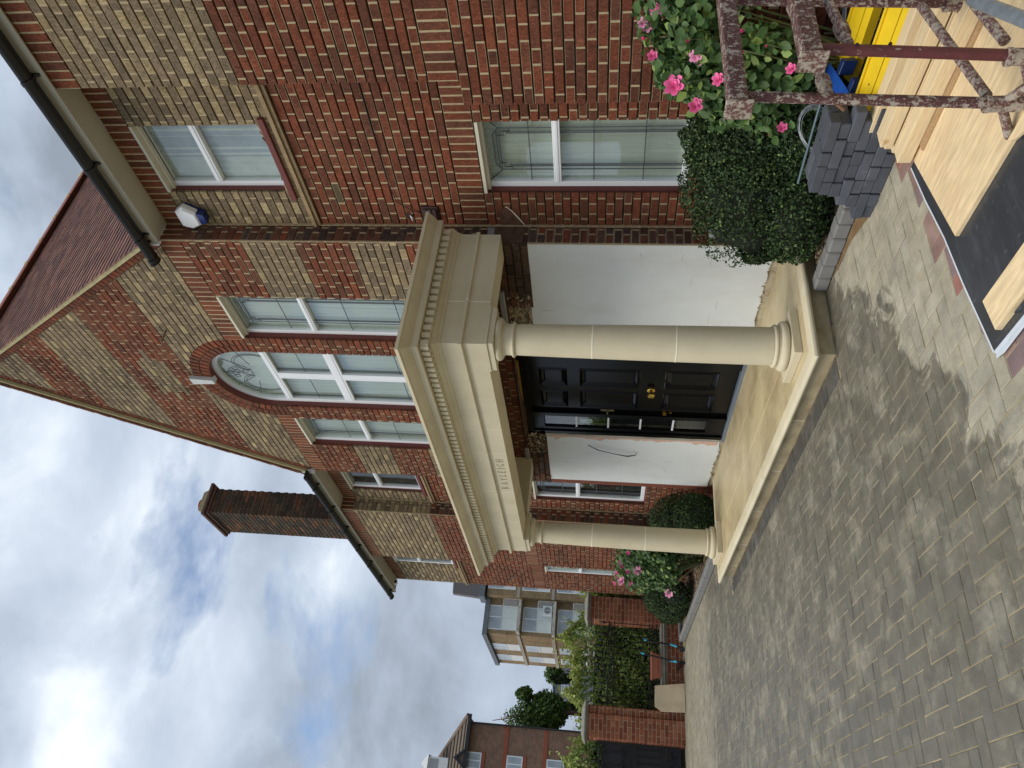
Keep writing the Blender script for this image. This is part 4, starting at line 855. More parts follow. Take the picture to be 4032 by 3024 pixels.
# house name as thin raised letters, darker to paint the shade of carving
LET = {'R': [[(0, 0), (0, 1), (.16, 1), (.16, 0)], [(.16, 1), (.45, 1), (.45, .92), (.16, .92)], [(.16, .56), (.45, .56), (.45, .48), (.16, .48)], [(.40, .98), (.58, .84), (.58, .66), (.40, .50), (.44, .60), (.46, .74), (.44, .88)], [(.30, .50), (.46, .50), (.70, 0), (.54, 0)]],
       'A': [[(.02, 0), (.36, 1), (.42, 1), (.10, 0)], [(.34, .95), (.42, 1), (.78, 0), (.60, 0)], [(.18, .36), (.60, .36), (.60, .28), (.18, .28)]], 'Y': [[(.0, 1), (.17, 1), (.40, .48), (.30, .44)], [(.62, 1), (.70, 1), (.42, .44), (.36, .48)], [(.28, .48), (.44, .48), (.44, 0), (.28, 0)]],
       'L': [[(0, 0), (0, 1), (.16, 1), (.16, 0)], [(.16, 0), (.55, 0), (.58, .22), (.50, .08), (.16, .08)]], 'E': [[(0, 0), (0, 1), (.16, 1), (.16, 0)], [(.16, 1), (.52, 1), (.52, .8), (.46, .92), (.16, .92)], [(.16, .55), (.42, .55), (.42, .47), (.16, .47)], [(.16, 0), (.54, 0), (.56, .22), (.48, .08), (.16, .08)]],
       'I': [[(0, 0), (0, 1), (.16, 1), (.16, 0)]], 'H': [[(0, 0), (0, 1), (.16, 1), (.16, 0)], [(.54, 0), (.54, 1), (.70, 1), (.70, 0)], [(.16, .55), (.54, .55), (.54, .47), (.16, .47)]],
       'G': [[(.0, .3), (.0, .7), (.15, .7), (.15, .3)], [(.0, .7), (.2, .98), (.42, 1), (.66, .92), (.66, .74), (.56, .9), (.40, .93), (.24, .88), (.15, .7)], [(.0, .3), (.2, .02), (.42, 0), (.68, .08), (.68, .40), (.53, .40), (.53, .12), (.40, .07), (.24, .12), (.15, .3)]]}
WID = {'R': .72, 'A': .80, 'Y': .72, 'L': .58, 'E': .58, 'I': .16, 'G': .7, 'H': .72}
INC = mat('incision_shade', srgb(126, 114, 86), .95)
x = -2.815; hL = .078
for chh in 'RAYLEIGH':
    q = MB()
    for poly in LET[chh]: q.prism([(x+u*hL*1.0, 2.622+v*hL) for u, v in poly], lambda u, v, d: (u, EY-d, v), .0009, -.004)
    if chh not in 'AYG':
        for u0 in ((0,) if chh in 'IRLE' else (0, .54)): q.box(x+(u0-.06)*hL, x+(u0+.22)*hL, EY-.0010, EY+.004, 2.622, 2.622+.05*hL); q.box(x+(u0-.06)*hL, x+(u0+.22)*hL, EY-.0010, EY+.004, 2.622+.95*hL, 2.622+hL)
    q.build('carved_letter', INC, ent); x += (WID[chh]+.52)*hL
# ------------------------------------------------------------------ planting beds, kerbs
random.seed(21)
SOIL = mat('dark_soil', srgb(92, 80, 64), .98, var=.4, scale=20, bump=.8, bscale=60)
b_ = MB(); b_.box(.02, 6.0, .70, W-.001, -.02, .045); bedr = struct(b_.build('flower_bed_right', SOIL))
b_ = MB(); b_.box(-10.35, PX0-.03, .76, W-.001, -.02, .04); bedl = struct(b_.build('flower_bed_left', SOIL))
def chips(x0, x1, y0, y1, z, n, par, nm):
    m_ = MB(); pal = [srgb(*c) for c in ((150, 130, 104), (120, 100, 78), (176, 158, 130), (96, 78, 60), (134, 112, 88))]
    for i in range(n):
        x, y = random.uniform(x0, x1), random.uniform(y0, y1); s_ = random.uniform(.008, .026)
        R_ = Matrix.Rotation(random.uniform(0, 6.3), 3, 'Z') @ Matrix.Rotation(random.uniform(-.7, .7), 3, 'X'); c = random.choice(pal)
        V = [R_ @ Vector(p) for p in ((-s_, -s_*.45, 0), (s_*.8, -s_*.5, .003), (s_, s_*.4, 0), (-s_*.7, s_*.5, .003), (0, 0, .009))]
        m_.add([(x+v.x, y+v.y, z+.006+v.z) for v in V], [(0, 1, 4), (1, 2, 4), (2, 3, 4), (3, 0, 4), (0, 3, 2, 1)], c)
    m_.build(nm, mat('bark_chip', src='attr', rough=.9, var=.2, scale=50), par, recalc=False, kind='stuff')
chips(.05, 1.9, .71, 1.5, .045, 2200, bedr, 'bark_chips'); chips(-10.2, -4.9, .78, 1.5, .04, 2600, bedl, 'bark_chips')
KERB = mat('grey_kerb_block', srgb(124, 124, 122), .85, var=.15, scale=12, bump=.3, bscale=200)
kr = thing('kerb_edging', 'grey concrete kerb blocks edging the bed right of the porch', 'kerb')
for i in range(8):
    q = MB(); q.bbox(-.0656, .0656, -.055, .055, 0, .10, .010); o = q.build('kerb_block', KERB, kr); o.location = (.085+i*.132, .652+.004*i+random.uniform(-.004, .004), random.uniform(-.004, .002)); o.rotation_euler = (0, 0, .03+random.gauss(0, .012))
kl = thing('kerb_edging', 'long grey concrete kerb edging the rose bed left of the porch', 'kerb')
for i in range(9):
    q = MB(); q.bbox(-.295, .295, -.05, .05, 0, .11, .012); o = q.build('kerb_block', KERB, kl); o.location = (-5.02-i*.598, .71, random.uniform(-.003, .003)); o.rotation_euler = (0, 0, random.gauss(0, .004))
q = MB(); q.bbox(-.05, .05, -.3, .3, 0, .11, .012); o = q.build('kerb_block', KERB, kl); o.location = (-10.18, 1.06, 0)
mud = MB(); V = [(.16, .592, 0), (.95, .60, 0), (1.02, .40, 0), (.80, .47, 0), (.6, .54, 0), (.3, .565, 0)]
mud.add([(x, y, .003) for x, y, z in V], [tuple(range(6))[::-1]]); struct(mud.build('mud_smear', mat('wet_mud', srgb(128, 102, 70), .6, var=.3, scale=12, bump=.3, bscale=40), recalc=False))
# ------------------------------------------------------------------ stack of dark paving blocks
ORD = ['first', 'second', 'third', 'fourth', 'fifth', 'sixth', 'seventh', 'eighth', 'ninth', 'tenth']
BLK = mat('charcoal_block', src='obj', rough=.82, var=.14, scale=16, bump=.35, bscale=150, stain=(srgb(168, 172, 176), 5.0, .60, .8, .5, (1, 1, 1)))
starts = [.945, .95, 1.045, 1.06, 1.125, 1.14, 1.16]
pats = [[.1, .1, .2, .1, .2, .1], [.2, .1, .1, .2, .2], [.1, .1, .2, .1, .1, .1], [.2, .1, .1, .2], [.1, .2, .1, .2], [.1, .1, .2, .1], [.2, .1, .2]]
bm_cache = {}
for c in range(7):
    x = starts[c]; z = c*.0605
    for i, ln in enumerate(pats[c]):
        for row in range(2 if ln > .15 else 1):
            if row == 1 and c < 5: continue
            dy = .1 if ln > .15 else .2; key = (ln, dy)
            if key not in bm_cache:
                q = MB(); q.bbox(-ln/2+.0015, ln/2-.0015, -dy/2+.0015, dy/2-.0015, 0, .0595, .004); o = q.build('concrete_block', BLK); bm_cache[key] = o.data
            else: o = bpy.data.objects.new('concrete_block', bm_cache[key]); COL.objects.link(o)
            o.location = (x+ln/2, .395+dy/2+random.uniform(-.008, .008)+(.102 if row else 0), z); o.rotation_euler = (0, 0, random.gauss(0, .025))
            k_ = random.uniform(.8, 1.2); g0 = srgb(80, 84, 92); o.color = (g0[0]*k_, g0[1]*k_, g0[2]*k_, 1)
            where = 'bottom course' if c == 0 else ('top course' if c == 6 else ORD[c]+' course')
            tag(o, f'charcoal paving block in {where} of stack, {ORD[i]} from porch end'+(', rear row' if row else ''), 'paving block', 'stack of charcoal paving blocks')
        x += ln+.002
# ------------------------------------------------------------------ boards, beams, sheets on the ground
PINE = mat('pine_timber', srgb(224, 202, 160), .75, var=.2, scale=5, stretch=(1.2, 30, 30), bump=.15, bscale=30, stain=(srgb(186, 150, 104), 7, .66, .72, .8, (1, 1, 1)))
CHIPB = mat('chipboard', srgb(176, 144, 104), .9, var=.25, scale=120, bump=.5, bscale=200)
def board(name, label, x0, x1, y0, y1, z0, z1, m, rz=0, cat='timber', group=None):
    q = MB(); q.bbox(0, x1-x0, -(y1-y0)/2, (y1-y0)/2, 0, z1-z0, .003); o = q.build(name, m); o.location = (x0, (y0+y1)/2, z0); o.rotation_euler = (0, 0, rz); return tag(o, label, cat, group)
tg = 'timber stacked beside the plywood'
board('chipboard_strip', 'narrow chipboard strip at the bottom of the timber pile', 1.73, 3.6, .03, .24, .0, .022, CHIPB, -.03, 'board', tg)
board('chipboard_strip', 'upper chipboard strip under the pale timbers', 1.75, 3.6, .05, .26, .0225, .045, CHIPB, -.025, 'board', tg)
board('timber_board', 'pale pine timber nearest the plywood, its knotty end sticking out furthest', 1.63, 3.6, .10, .195, .046, .116, PINE, -.05, group=tg)
board('timber_board', 'pale pine timber second from the plywood', 1.60, 3.6, .215, .30, .046, .112, PINE, -.04, group=tg)
board('timber_board', 'square pine timber third from the plywood, in the lower layer', 1.55, 3.6, .31, .40, .046, .12, PINE, -.03, group=tg)
board('timber_board', 'wide pine timber lying on top in the middle of the pile', 1.64, 3.6, .215, .33, .121, .185, PINE, -.045, group=tg)
board('timber_board', 'pine timber in the top layer next to the yellow beam', 1.59, 3.6, .40, .49, .13, .20, PINE, -.03, group=tg)
board('timber_bearer', 'dirty timber bearer under the rear of the timber pile', 1.60, 3.6, .415, .53, .0, .129, mat('old_timber', srgb(120, 100, 76), .9, var=.3, scale=8), -.02, group=tg)
YEL = mat('yellow_enamel', srgb(226, 192, 30), .45, var=.1, scale=8, bump=.05, bscale=60, stain=(srgb(168, 148, 70), 9, .66, .74, .6, (1, 1, 1)))
def ybeam(label, x0, x1, y, z, h):
    t = thing('yellow_beam', label, 'beam', 'yellow painted steel beams'); t.location = (x0, y, z); L_ = x1-x0
    q = MB(); q.prism([(0, 0), (0, h), (.055, h), (.055, h-.02), (.062, h-.02), (.062, h), (.15, h), (.15, h+.012), (.165, h+.012), (.165, 0)], lambda u, v, d: (d, u, v), 0, L_); q.build('channel', YEL, t)
    for k in range(3): q = MB(); q.tube([(.05+k*.04, .02+k*.04, h-.001), (.05+k*.04, .02+k*.04, h+.001)], .006, 8); q.build('bolt_hole', mat('hole_shadow', (0, 0, 0)), t)
    return t
ybeam('bright yellow steel beam lying next to the pale timbers', 1.62, 3.6, .56, .09, .09).rotation_euler = (.42, 0, -.02)
ybeam('yellow steel beam further back under the roses', 1.56, 3.6, .94, .17, .06).rotation_euler = (.40, 0, -.04)
BLU = mat('blue_enamel', srgb(34, 82, 166), .4, var=.15, scale=10, stain=(srgb(150, 160, 172), 14, .68, .74, .5, (1, 1, 1)))
t = thing('blue_bracket', 'blue steel bracket across the ends of the yellow beams', 'bracket'); t.location = (1.59, .72, .285)
q = MB(); q.bbox(-.035, .055, -.02, .42, 0, .006, .002); q.build('plate', BLU, t); q = MB(); q.bbox(-.036, -.030, -.02, .42, -.07, .0, .002); q.build('flange', BLU, t)
q = MB(); q.bbox(.05, .14, .15, .19, -.09, .0, .004); q.build('lug', mat('blue_dark', srgb(22, 46, 96), .45), t); q = MB(); q.bbox(-.03, .12, -.02, .02, -.10, -.002, .004); q.build('lug', MATS['blue_dark'], t); t.rotation_euler = (.21, .10, .06)
board('steel_angle', 'bare grey steel angle lying on the rear yellow beam', 1.78, 2.6, .98, 1.06, .30, .306, mat('galvanised', srgb(150, 158, 164), .45, metal=.7, var=.2, scale=20), .9, 'angle iron')
q = MB()
for k in range(7):
    r_ = .14+random.uniform(-.012, .012); cx2, cy2 = 1.39+random.uniform(-.01, .01), .70+random.uniform(-.01, .01); tl_ = random.uniform(.5, .62)
    q.tube([(cx2+r_*math.cos(a), cy2+r_*.75*math.sin(a), .40+tl_*r_*math.sin(a)) for a in [2*math.pi*i/32 for i in range(33)]], .0016, 5, cap=False)
tag(q.build('wire_coil', mat('galvanised', (0, 0, 0)), recalc=False), 'loose coil of thin galvanised wire behind the block stack', 'wire')
q = MB(); q.tube([(.967, .70, .411), (1.62, .69, .42)], .008, 8); tag(q.build('threaded_rod', mat('zinc_rod', srgb(120, 142, 148), .4, metal=.6, var=.2, scale=90)), 'thin grey threaded rod resting behind the block stack', 'rod')
# mat, plywood
RUB = mat('black_faced_board', srgb(54, 57, 62), .42, var=.2, scale=5, bump=.08, bscale=30, stain=[(srgb(128, 132, 136), 26, .64, .70, .45, (1, 1, 1)), (srgb(92, 94, 98), 3, .5, .75, .5, (6, 1, 1))])
q = MB(); poly = [(1.56, .15), (1.60, -.14), (1.665, -.48), (1.70, -.8), (1.765, -1.235), (2.05, -1.245), (3.4, -1.26), (3.4, .25)]
q.prism(poly, lambda u, v, d: (u, v, d), .004, .012); mt = q.build('black_sheet', RUB); tag(mt, 'black rubber-faced sheet with white edge lying under the plywood', 'sheet')
q = MB(); ed = poly[:7]
for a, c_ in zip(ed[:-1], ed[1:]): d = Vector((c_[0]-a[0], c_[1]-a[1])).normalized(); n2_ = Vector((-d.y, d.x))*.012; q.prism([(a[0]-n2_.x*0, a[1]-n2_.y*0), (c_[0], c_[1]), (c_[0]-n2_.x*(1 if c_[1] > -1.2 else 1), c_[1]-n2_.y), (a[0]-n2_.x, a[1]-n2_.y)], lambda u, v, dd: (u, v, dd), .003, .011)
q.add([(1.77, -1.232, .006), (1.765, -1.275, .012), (1.83, -1.29, .012), (3.4, -1.275, .012), (3.4, -1.235, .006)], [(0, 1, 2, 3, 4)]); q.build('white_edge', mat('white_backing', srgb(206, 214, 222), .6, var=.08), mt, recalc=False)
def ply_mat(nm, st):
    return mat(nm, srgb(230, 206, 162), .7, var=.26, scale=3.2, stretch=st, bump=.08, bscale=30, detail=8, stain=[(srgb(186, 140, 98), 4.2, .64, .70, .6, (1.5, 4, 1)), (srgb(214, 178, 134), 1.5, .5, .75, .6, (1, 3, 1)), (srgb(196, 184, 164), 2.2, .56, .7, .4, (1, 1, 1)), (srgb(238, 230, 216), 3.1, .72, .75, .8, (1, 1, 1))])
PLY = ply_mat('plywood_face', (2.0, 14, 1)); PLYE = mat('plywood_edge', srgb(150, 112, 72), .8, var=.4, scale=2, stretch=(1, 1, 260))
q = MB(); q.prism([(1.62, .178), (1.782, -.59), (3.4, -.64), (3.4, .17)], lambda u, v, d: (u, v, d), .014, .032); o = q.build('plywood_sheet', [PLY]); tag(o, 'large plywood sheet lying flat below the trestles', 'plywood')
q = MB(); q.prism([(1.84, -1.03), (1.862, -1.20), (3.4, -1.24), (3.4, -1.07)], lambda u, v, d: (u, v, d), .014, .040); o = q.build('plywood_offcut', [PLY]); tag(o, 'narrow plywood offcut on the corner of the black sheet', 'plywood')
q = MB(); q.prism([(1.99, -1.215), (2.04, -1.232), (3.4, -1.258), (3.4, -1.245)], lambda u, v, d: (u, v, d), .0125, .03); tag(q.build('black_strip', RUB), 'short black strip tucked along the plywood offcut edge', 'strip')
q = MB(); q.prism([(2.32, -.60), (2.36, -.64), (2.52, -.72), (3.2, -.80), (3.2, -.64)], lambda u, v, d: (u, v, d), .033, .045); tag(q.build('plywood_offcut', [PLY]), 'dusty plywood offcut around the feet of the trestles', 'plywood')
# ------------------------------------------------------------------ two builder's trestles
OXB = mat('spattered_oxblood', srgb(88, 54, 52), .7, var=.2, scale=20, bump=.5, bscale=110, stain=[(srgb(172, 164, 150), 42, .545, .575, .9, (1, 1, .75)), (srgb(186, 178, 166), 130, .58, .61, .8, (1, 1, .8)), (srgb(120, 84, 60), 9, .62, .7, .6, (1, 1, 1))])
OXB2 = mat('spattered_oxblood_light', srgb(100, 66, 62), .75, var=.2, scale=20, bump=.5, bscale=110, stain=[(srgb(170, 162, 148), 36, .50, .54, .9, (1, 1, .8)), (srgb(168, 156, 142), 90, .5, .58, .7, (1, 1, 1)), (srgb(120, 84, 60), 9, .60, .7, .5, (1, 1, 1))])
def trestle(label, x, ya, yb, h, lean, m1, m2):
    t = thing('builders_trestle', label, 'trestle', "pair of builder's trestles"); t.location = (x, ya, 0)
    L_ = yb-ya
    for k, yy in enumerate((0, L_)):
        q = MB(); q.tube([(0, yy+lean[0], .06), (lean[1], yy, h-.03)], .022, 14); p_ = q.build('post', m1, t, smooth=50)
        q = MB(); q.tube([(0, yy+lean[0], .05), (0, yy+lean[0], .17)], .031, 14); q.tube([(0, yy+lean[0], .165), (0, yy+lean[0], .18)], .034, 14); q.build('collar', m2, t, smooth=50)
        for zz in (h-.16, h-.28): q = MB(); q.tube([(lean[1]*.9+.015, yy-.012, zz), (lean[1]*.9+.026, yy-.015, zz)], .007, 10); q.build('pin_hole', MATS['hole_shadow'], t)
        for s_ in (-1, 1): q = MB(); q.tube([(0, yy+lean[0], .12), (s_*.14, yy+lean[0]-.02, .035)], .018, 10); q.build('foot', m2, t, smooth=50)
    q = MB(); M_ = Matrix.Translation((lean[1], 0, h)); q.bbox(-.0375, .0375, -.075, L_+.55, -.03, .045, .006, M=M_); q.build('bearer', OXB, t)
    q = MB(); q.bbox(-.045, .045, -.088, -.076, -.05, .06, .004, M=M_); q.build('bearer_end_plate', m2, t)
    zt = .75 if h > 1 else .72
    q = MB(); q.tube([(0, .03, zt), (0, L_-.02, zt+.085)], .0195, 12); q.build('cross_tube', m2, t, smooth=50)
    q = MB(); q.tube([(0, .09, zt+.01), (0, .15, zt+.015)], .029, 12); q.build('clamp', m2, t, smooth=50)
    q = MB(); q.tube([(-.02, .10, zt+.02), (-.055, .02, zt-.07)], .008, 8); q.build('locking_pin', mat('rusty_pin', srgb(120, 86, 64), .8, var=.3, scale=30), t)
    q = MB(); q.tube([(0, .02, .16), (0, L_-.03, .28)], .0205, 12); q.build('lower_brace', m2, t, smooth=50)
    q = MB(); q.tube([(0, L_-.03, .15), (0, .25, .62)], .0, 4) if False else None
    return t
trestle('paint-spattered oxblood trestle with the taller bearer, nearest the porch', 2.47, -.535, .175, 1.115, (-.03, .03), OXB, OXB2)
trestle('oxblood trestle with the lower bearer, standing behind the taller one', 2.66, -.47, .24, .862, (-.08, .0), mat('oxblood_clean', srgb(92, 44, 44), .55, var=.2, scale=20, bump=.3, bscale=110, stain=[(srgb(170, 160, 148), 34, .60, .66, .9, (1, 1, .6))]), OXB2)
q = MB(); q.tube([(2.78, -.372, .30), (3.05, -1.06, .30)], .024, 14); tag(q.build('galvanised_tube', mat('galvanised_dull', srgb(140, 150, 156), .55, metal=.5, var=.25, scale=25), smooth=50), 'grey galvanised tube crossing behind the trestle feet', 'tube')
# ------------------------------------------------------------------ planting
def leaves(name, C, Nn, size, cols, m, parent, aspect=.55, fold=.18, kind=None):
    n = len(C); T = rng.normal(size=(n, 3)); Nn = Nn/np.maximum(np.linalg.norm(Nn, axis=1, keepdims=True), 1e-6)
    T -= (T*Nn).sum(1, keepdims=True)*Nn; T /= np.maximum(np.linalg.norm(T, axis=1, keepdims=True), 1e-6); B = np.cross(Nn, T); s = np.asarray(size).reshape(-1, 1)
    w_ = aspect*.5; f = fold
    V = np.stack([C-T*s*.5, C-T*s*.18+B*s*w_*.9+Nn*s*f*.6, C+T*s*.18+B*s*w_+Nn*s*f*.6, C+T*s*.5-Nn*s*f*.5, C+T*s*.18-B*s*w_+Nn*s*f*.6, C-T*s*.18-B*s*w_*.9+Nn*s*f*.6], 1).reshape(-1, 3)
    me = bpy.data.meshes.new(name); me.vertices.add(6*n); me.vertices.foreach_set('co', V.astype(np.float32).ravel())
    idx = (np.arange(n)[:, None]*6+np.array([0, 1, 2, 3, 0, 3, 4, 5])[None]).ravel()
    me.loops.add(8*n); me.loops.foreach_set('vertex_index', idx.astype(np.int32)); me.polygons.add(2*n); me.polygons.foreach_set('loop_start', (np.arange(2*n)*4).astype(np.int32))
    a = me.attributes.new('col', 'FLOAT_COLOR', 'FACE'); cc = np.ones((2*n, 4), np.float32); cc[:, :3] = np.repeat(cols, 2, 0); a.data.foreach_set('color', cc.ravel())
    me.materials.append(m); me.update(calc_edges=True); me.validate()
    o = bpy.data.objects.new(name, me); COL.objects.link(o)
    if parent is not None: o.parent = parent
    if kind: o['kind'] = kind
    return o
def lump_points(blobs, n, shell=.35, lump=.12, freq=5.0, excl=True):
    """points through the outer part of a union of ellipsoids, with a lumpy surface"""
    P = []; Q = []; vol = np.array([b[3]*b[4]*b[5] for b in blobs])**.67; vol /= vol.sum()
    ph = rng.uniform(0, 6.28, (4, 3))
    while sum(len(p) for p in P) < n:
        k = rng.choice(len(blobs), p=vol); bx_ = blobs[k]; m = 2000
        d = rng.normal(size=(m, 3)); d /= np.linalg.norm(d, axis=1, keepdims=True); c0 = np.array(bx_[:3]); rad = np.array(bx_[3:6])
        r_ = 1-shell*rng.random(m)**1.7
        lu = sum(np.sin((d*rad*freq*(1+.6*i)+ph[i]).sum(1)*1.0+ph[i, 0])*np.cos((d[:, [1, 2, 0]]*rad*freq*(1.3+.5*i)).sum(1)+ph[i, 1]) for i in range(4))/4
        p = c0+d*rad*(r_*(1+lump*lu*2))[:, None]; keep = np.ones(m, bool)
        for j, ob in enumerate(blobs):
            if j != k and excl: keep &= (((p-np.array(ob[:3]))/np.array(ob[3:6]))**2).sum(1) > .62
        P.append(p[keep]); Q.append(d[keep])
    return np.concatenate(P)[:n], np.concatenate(Q)[:n]
def mixcols(n, a, b_, hi=None, ph=.08):
    t = rng.random((n, 1)); c = np.array(a)*(1-t)+np.array(b_)*t
    if hi is not None: k = rng.random(n) < ph; c[k] = np.array(hi)
    return c*rng.uniform(.75, 1.25, (n, 1))
WOOD = mat('twig_bark', srgb(88, 70, 54), .9, var=.25, scale=30)
STEM = mat('rose_stem', srgb(86, 96, 56), .7, var=.25, scale=20)
def stems(base, tips, r, name, parent, m=WOOD):
    q = MB()
    for tp in tips:
        b0 = Vector(base)+Vector((random.uniform(-.05, .05), random.uniform(-.04, .04), 0)); tp = Vector(tp); mid = b0.lerp(tp, .5)+Vector((random.uniform(-.07, .07), random.uniform(-.05, .05), random.uniform(0, .08)))
        pts = [b0.lerp(mid, t*2) if t < .5 else mid.lerp(tp, t*2-1) for t in (0, .25, .5, .75, 1)]; q.tube(pts, [r, r*.85, r*.7, r*.55, r*.35], 6)
    return q.build(name, m, parent, smooth=True)
def box_shrub(label, blobs, n, base, size=.019, dens=None):
    t = thing('box_shrub', label, 'shrub'); P, D = lump_points(blobs, n, .30, .07, 9)
    keep = P[:, 2] > .06; P, D = P[keep], D[keep]; nn = D+rng.normal(size=P.shape)*.8
    leaves('foliage', P, nn, rng.uniform(size*.7, size*1.3, len(P)), mixcols(len(P), srgb(34, 52, 30), srgb(62, 86, 46), srgb(104, 128, 66), .08), LEAF_BOX, t, .55)  # a few leaves coloured paler as painted highlights
    q = MB()
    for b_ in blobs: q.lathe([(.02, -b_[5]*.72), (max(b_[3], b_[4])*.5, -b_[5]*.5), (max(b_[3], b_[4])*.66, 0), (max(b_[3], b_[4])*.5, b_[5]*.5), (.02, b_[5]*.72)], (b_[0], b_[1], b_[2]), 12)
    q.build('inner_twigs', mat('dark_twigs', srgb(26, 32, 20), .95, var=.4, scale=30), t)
    stems(base, [(b_[0], b_[1], b_[2]) for b_ in blobs], .02, 'stem', t); return t
box_shrub('dark green clipped box shrub under the ground floor window right of porch', [(.62, 1.12, .64, .46, .36, .48), (.26, 1.10, .58, .36, .34, .42), (.98, 1.15, .66, .38, .34, .48), (.09, 1.07, .48, .19, .22, .2), (.5, 1.0, .30, .5, .36, .26), (1.15, 1.1, .36, .38, .35, .32)], 36000, (.55, 1.12, .03), .025)
box_shrub('dark green box shrub between the left panel and the far column', [(-5.42, 1.06, .50, .34, .42, .48), (-5.1, 1.0, .34, .22, .34, .32), (-5.75, 1.05, .36, .28, .36, .34)], 20000, (-5.4, 1.06, .03), .024)
box_shrub('rounded dark box shrub at the far end of the left bed', [(-8.75, 1.02, .44, .42, .34, .42), (-8.3, 1.0, .36, .34, .30, .34), (-9.1, 1.0, .36, .32, .30, .32), (-8.5, 1.0, .62, .36, .3, .26)], 15000, (-8.7, 1.0, .03), .026)
# roses
PET = mat('pink_petal', src='obj', rough=.55, var=.12, scale=60)
def rose_mesh(openness, seed, nm):
    r0 = random.Random(seed); q = MB()
    rings = [(3, .10, 1.25, .38), (4, .22, 1.1, .50), (5, .42, .85, .62), (6, .68, .55, .78)] if openness else [(3, .10, 1.35, .5), (4, .26, 1.2, .62)]
    for (cnt, rad, tilt, ln) in rings:
        for k in range(cnt):
            a = 2*math.pi*(k+r0.random()*.4)/cnt+rad*3; R_ = Matrix.Rotation(a, 3, 'Z') @ Matrix.Rotation(-(math.pi/2-tilt)*.8, 3, 'Y') if False else Matrix.Rotation(a, 3, 'Z'); V = []; wd = ln*.55
            nu, nv = 3, 3
            for i in range(nv+1):
                v_ = i/nv
                for j in range(nu+1):
                    u_ = (j/nu-.5)*2; w2 = wd*math.sin(math.pi*(.18+.62*v_))
                    out_ = rad*.55+v_*ln*math.cos(tilt)+.12*ln*max(0, v_-.6)*3*(1 if openness else .2); zz = v_*ln*math.sin(tilt)-.10*ln*abs(u_)*v_
                    V.append(R_ @ Vector((out_-.25*w2*u_*u_, w2*u_, zz)))
            q.add(V, [(i*(nu+1)+j, i*(nu+1)+j+1, (i+1)*(nu+1)+j+1, (i+1)*(nu+1)+j) for i in range(nv) for j in range(nu)])
    q.lathe([(.02, -.3), (.14, -.22), (.2, -.05), (.1, .05)], (0, 0, 0), 8)
    o = q.build(nm, PET, None, smooth=True, recalc=False); me = o.data; bpy.data.objects.remove(o); return me
ROSE_OPEN = [rose_mesh(True, s_, 'rose_bloom') for s_ in (1, 2, 3)]; ROSE_BUD = [rose_mesh(False, s_, 'rose_bud') for s_ in (4, 5)]
def rose_bush(label, blobs, n, base, blooms, leafsize, cA, cB, cH, loose=.9):
    t = thing('rose_bush', label, 'rose bush'); P, D = lump_points(blobs, n, .85, .22, 4, False)
    keep = (P[:, 2] > .12) & (P[:, 1] < W-.02); P, D = P[keep], D[keep]; nn = D*.8+np.array([.25, -.5, .55])+rng.normal(size=P.shape)*.55
    for b in blooms:
        e_ = np.array(b[:3])+rng.normal(size=(14, 3))*np.array([.05, .04, .05])+np.array([0, .04, -.05]); P = np.concatenate([P, e_]); nn = np.concatenate([nn, np.array([.25, -.5, .55])+rng.normal(size=e_.shape)*.5])
    leaves('foliage', P, nn, rng.uniform(leafsize*.6, leafsize*1.25, len(P)), mixcols(len(P), cA, cB, cH, .12), LEAF, t, .66, .14)
    tips = [tuple(P[i]) for i in rng.choice(len(P), 14)]+[(b[0], b[1]+.02, b[2]) for b in blooms]
    stems(base, tips, .011, 'stem', t, STEM)
    for (x, y, z, d, op, pale) in blooms:
        o = bpy.data.objects.new('flower' if op else 'bud', random.choice(ROSE_OPEN if op else ROSE_BUD)); COL.objects.link(o); o.parent = t; o.location = (x, y, z); o.scale = (d*.62,)*3
        v = (CAM-Vector((x, y, z))).normalized()*.9+Vector((random.uniform(-.4, .4), random.uniform(-.3, .3), random.uniform(.1, .8))); o.rotation_euler = v.to_track_quat('Z', 'Y').to_euler()
        c = srgb(238, 106, 164) if not pale else srgb(236, 160, 196); k_ = random.uniform(.85, 1.1); o.color = (c[0]*k_, c[1]*k_, c[2]*k_, 1)
    return t
Yb = 1.12
blR = [(1.395, Yb-.1, 1.234, .095, 1, 0), (1.24, Yb-.1, 1.08, .07, 1, 0), (1.433, Yb-.12, .958, .06, 1, 0), (1.764, Yb-.2, .859, .05, 0, 0), (1.60, Yb-.12, 1.12, .06, 1, 1), (1.57, Yb-.12, 1.09, .05, 1, 1), (1.81, Yb, 1.43, .055, 1, 1), (1.733, Yb, 1.448, .05, 0, 0), (1.914, Yb, 1.387, .06, 1, 1), (1.93, Yb, 1.40, .05, 1, 0), (1.613, Yb, 1.389, .05, 1, 0), (1.90, Yb-.2, .96, .06, 1, 1), (1.005, Yb-.2, .555, .045, 0, 0), (1.06, Yb-.2, .485, .05, 1, 0), (1.62, Yb-.2, .83, .03, 0, 0), (1.70, Yb, 1.18, .04, 0, 0), (1.50, Yb-.28, .52, .05, 1, 0), (1.83, Yb, 1.46, .05, 1, 1), (1.66, Yb-.2, .70, .03, 0, 0)]
def pull(b, y2):                       # bring a bloom out in front of the leaves
    k = (y2-CAM.y)/(1.15-CAM.y); return (CAM.x+(b[0]-CAM.x)*k, y2, CAM.z+(b[2]-CAM.z)*k, b[3]*.95, b[4], b[5])
blR = [pull(b, 1.0 if b[2] > 1.3 else .80) for b in blR]
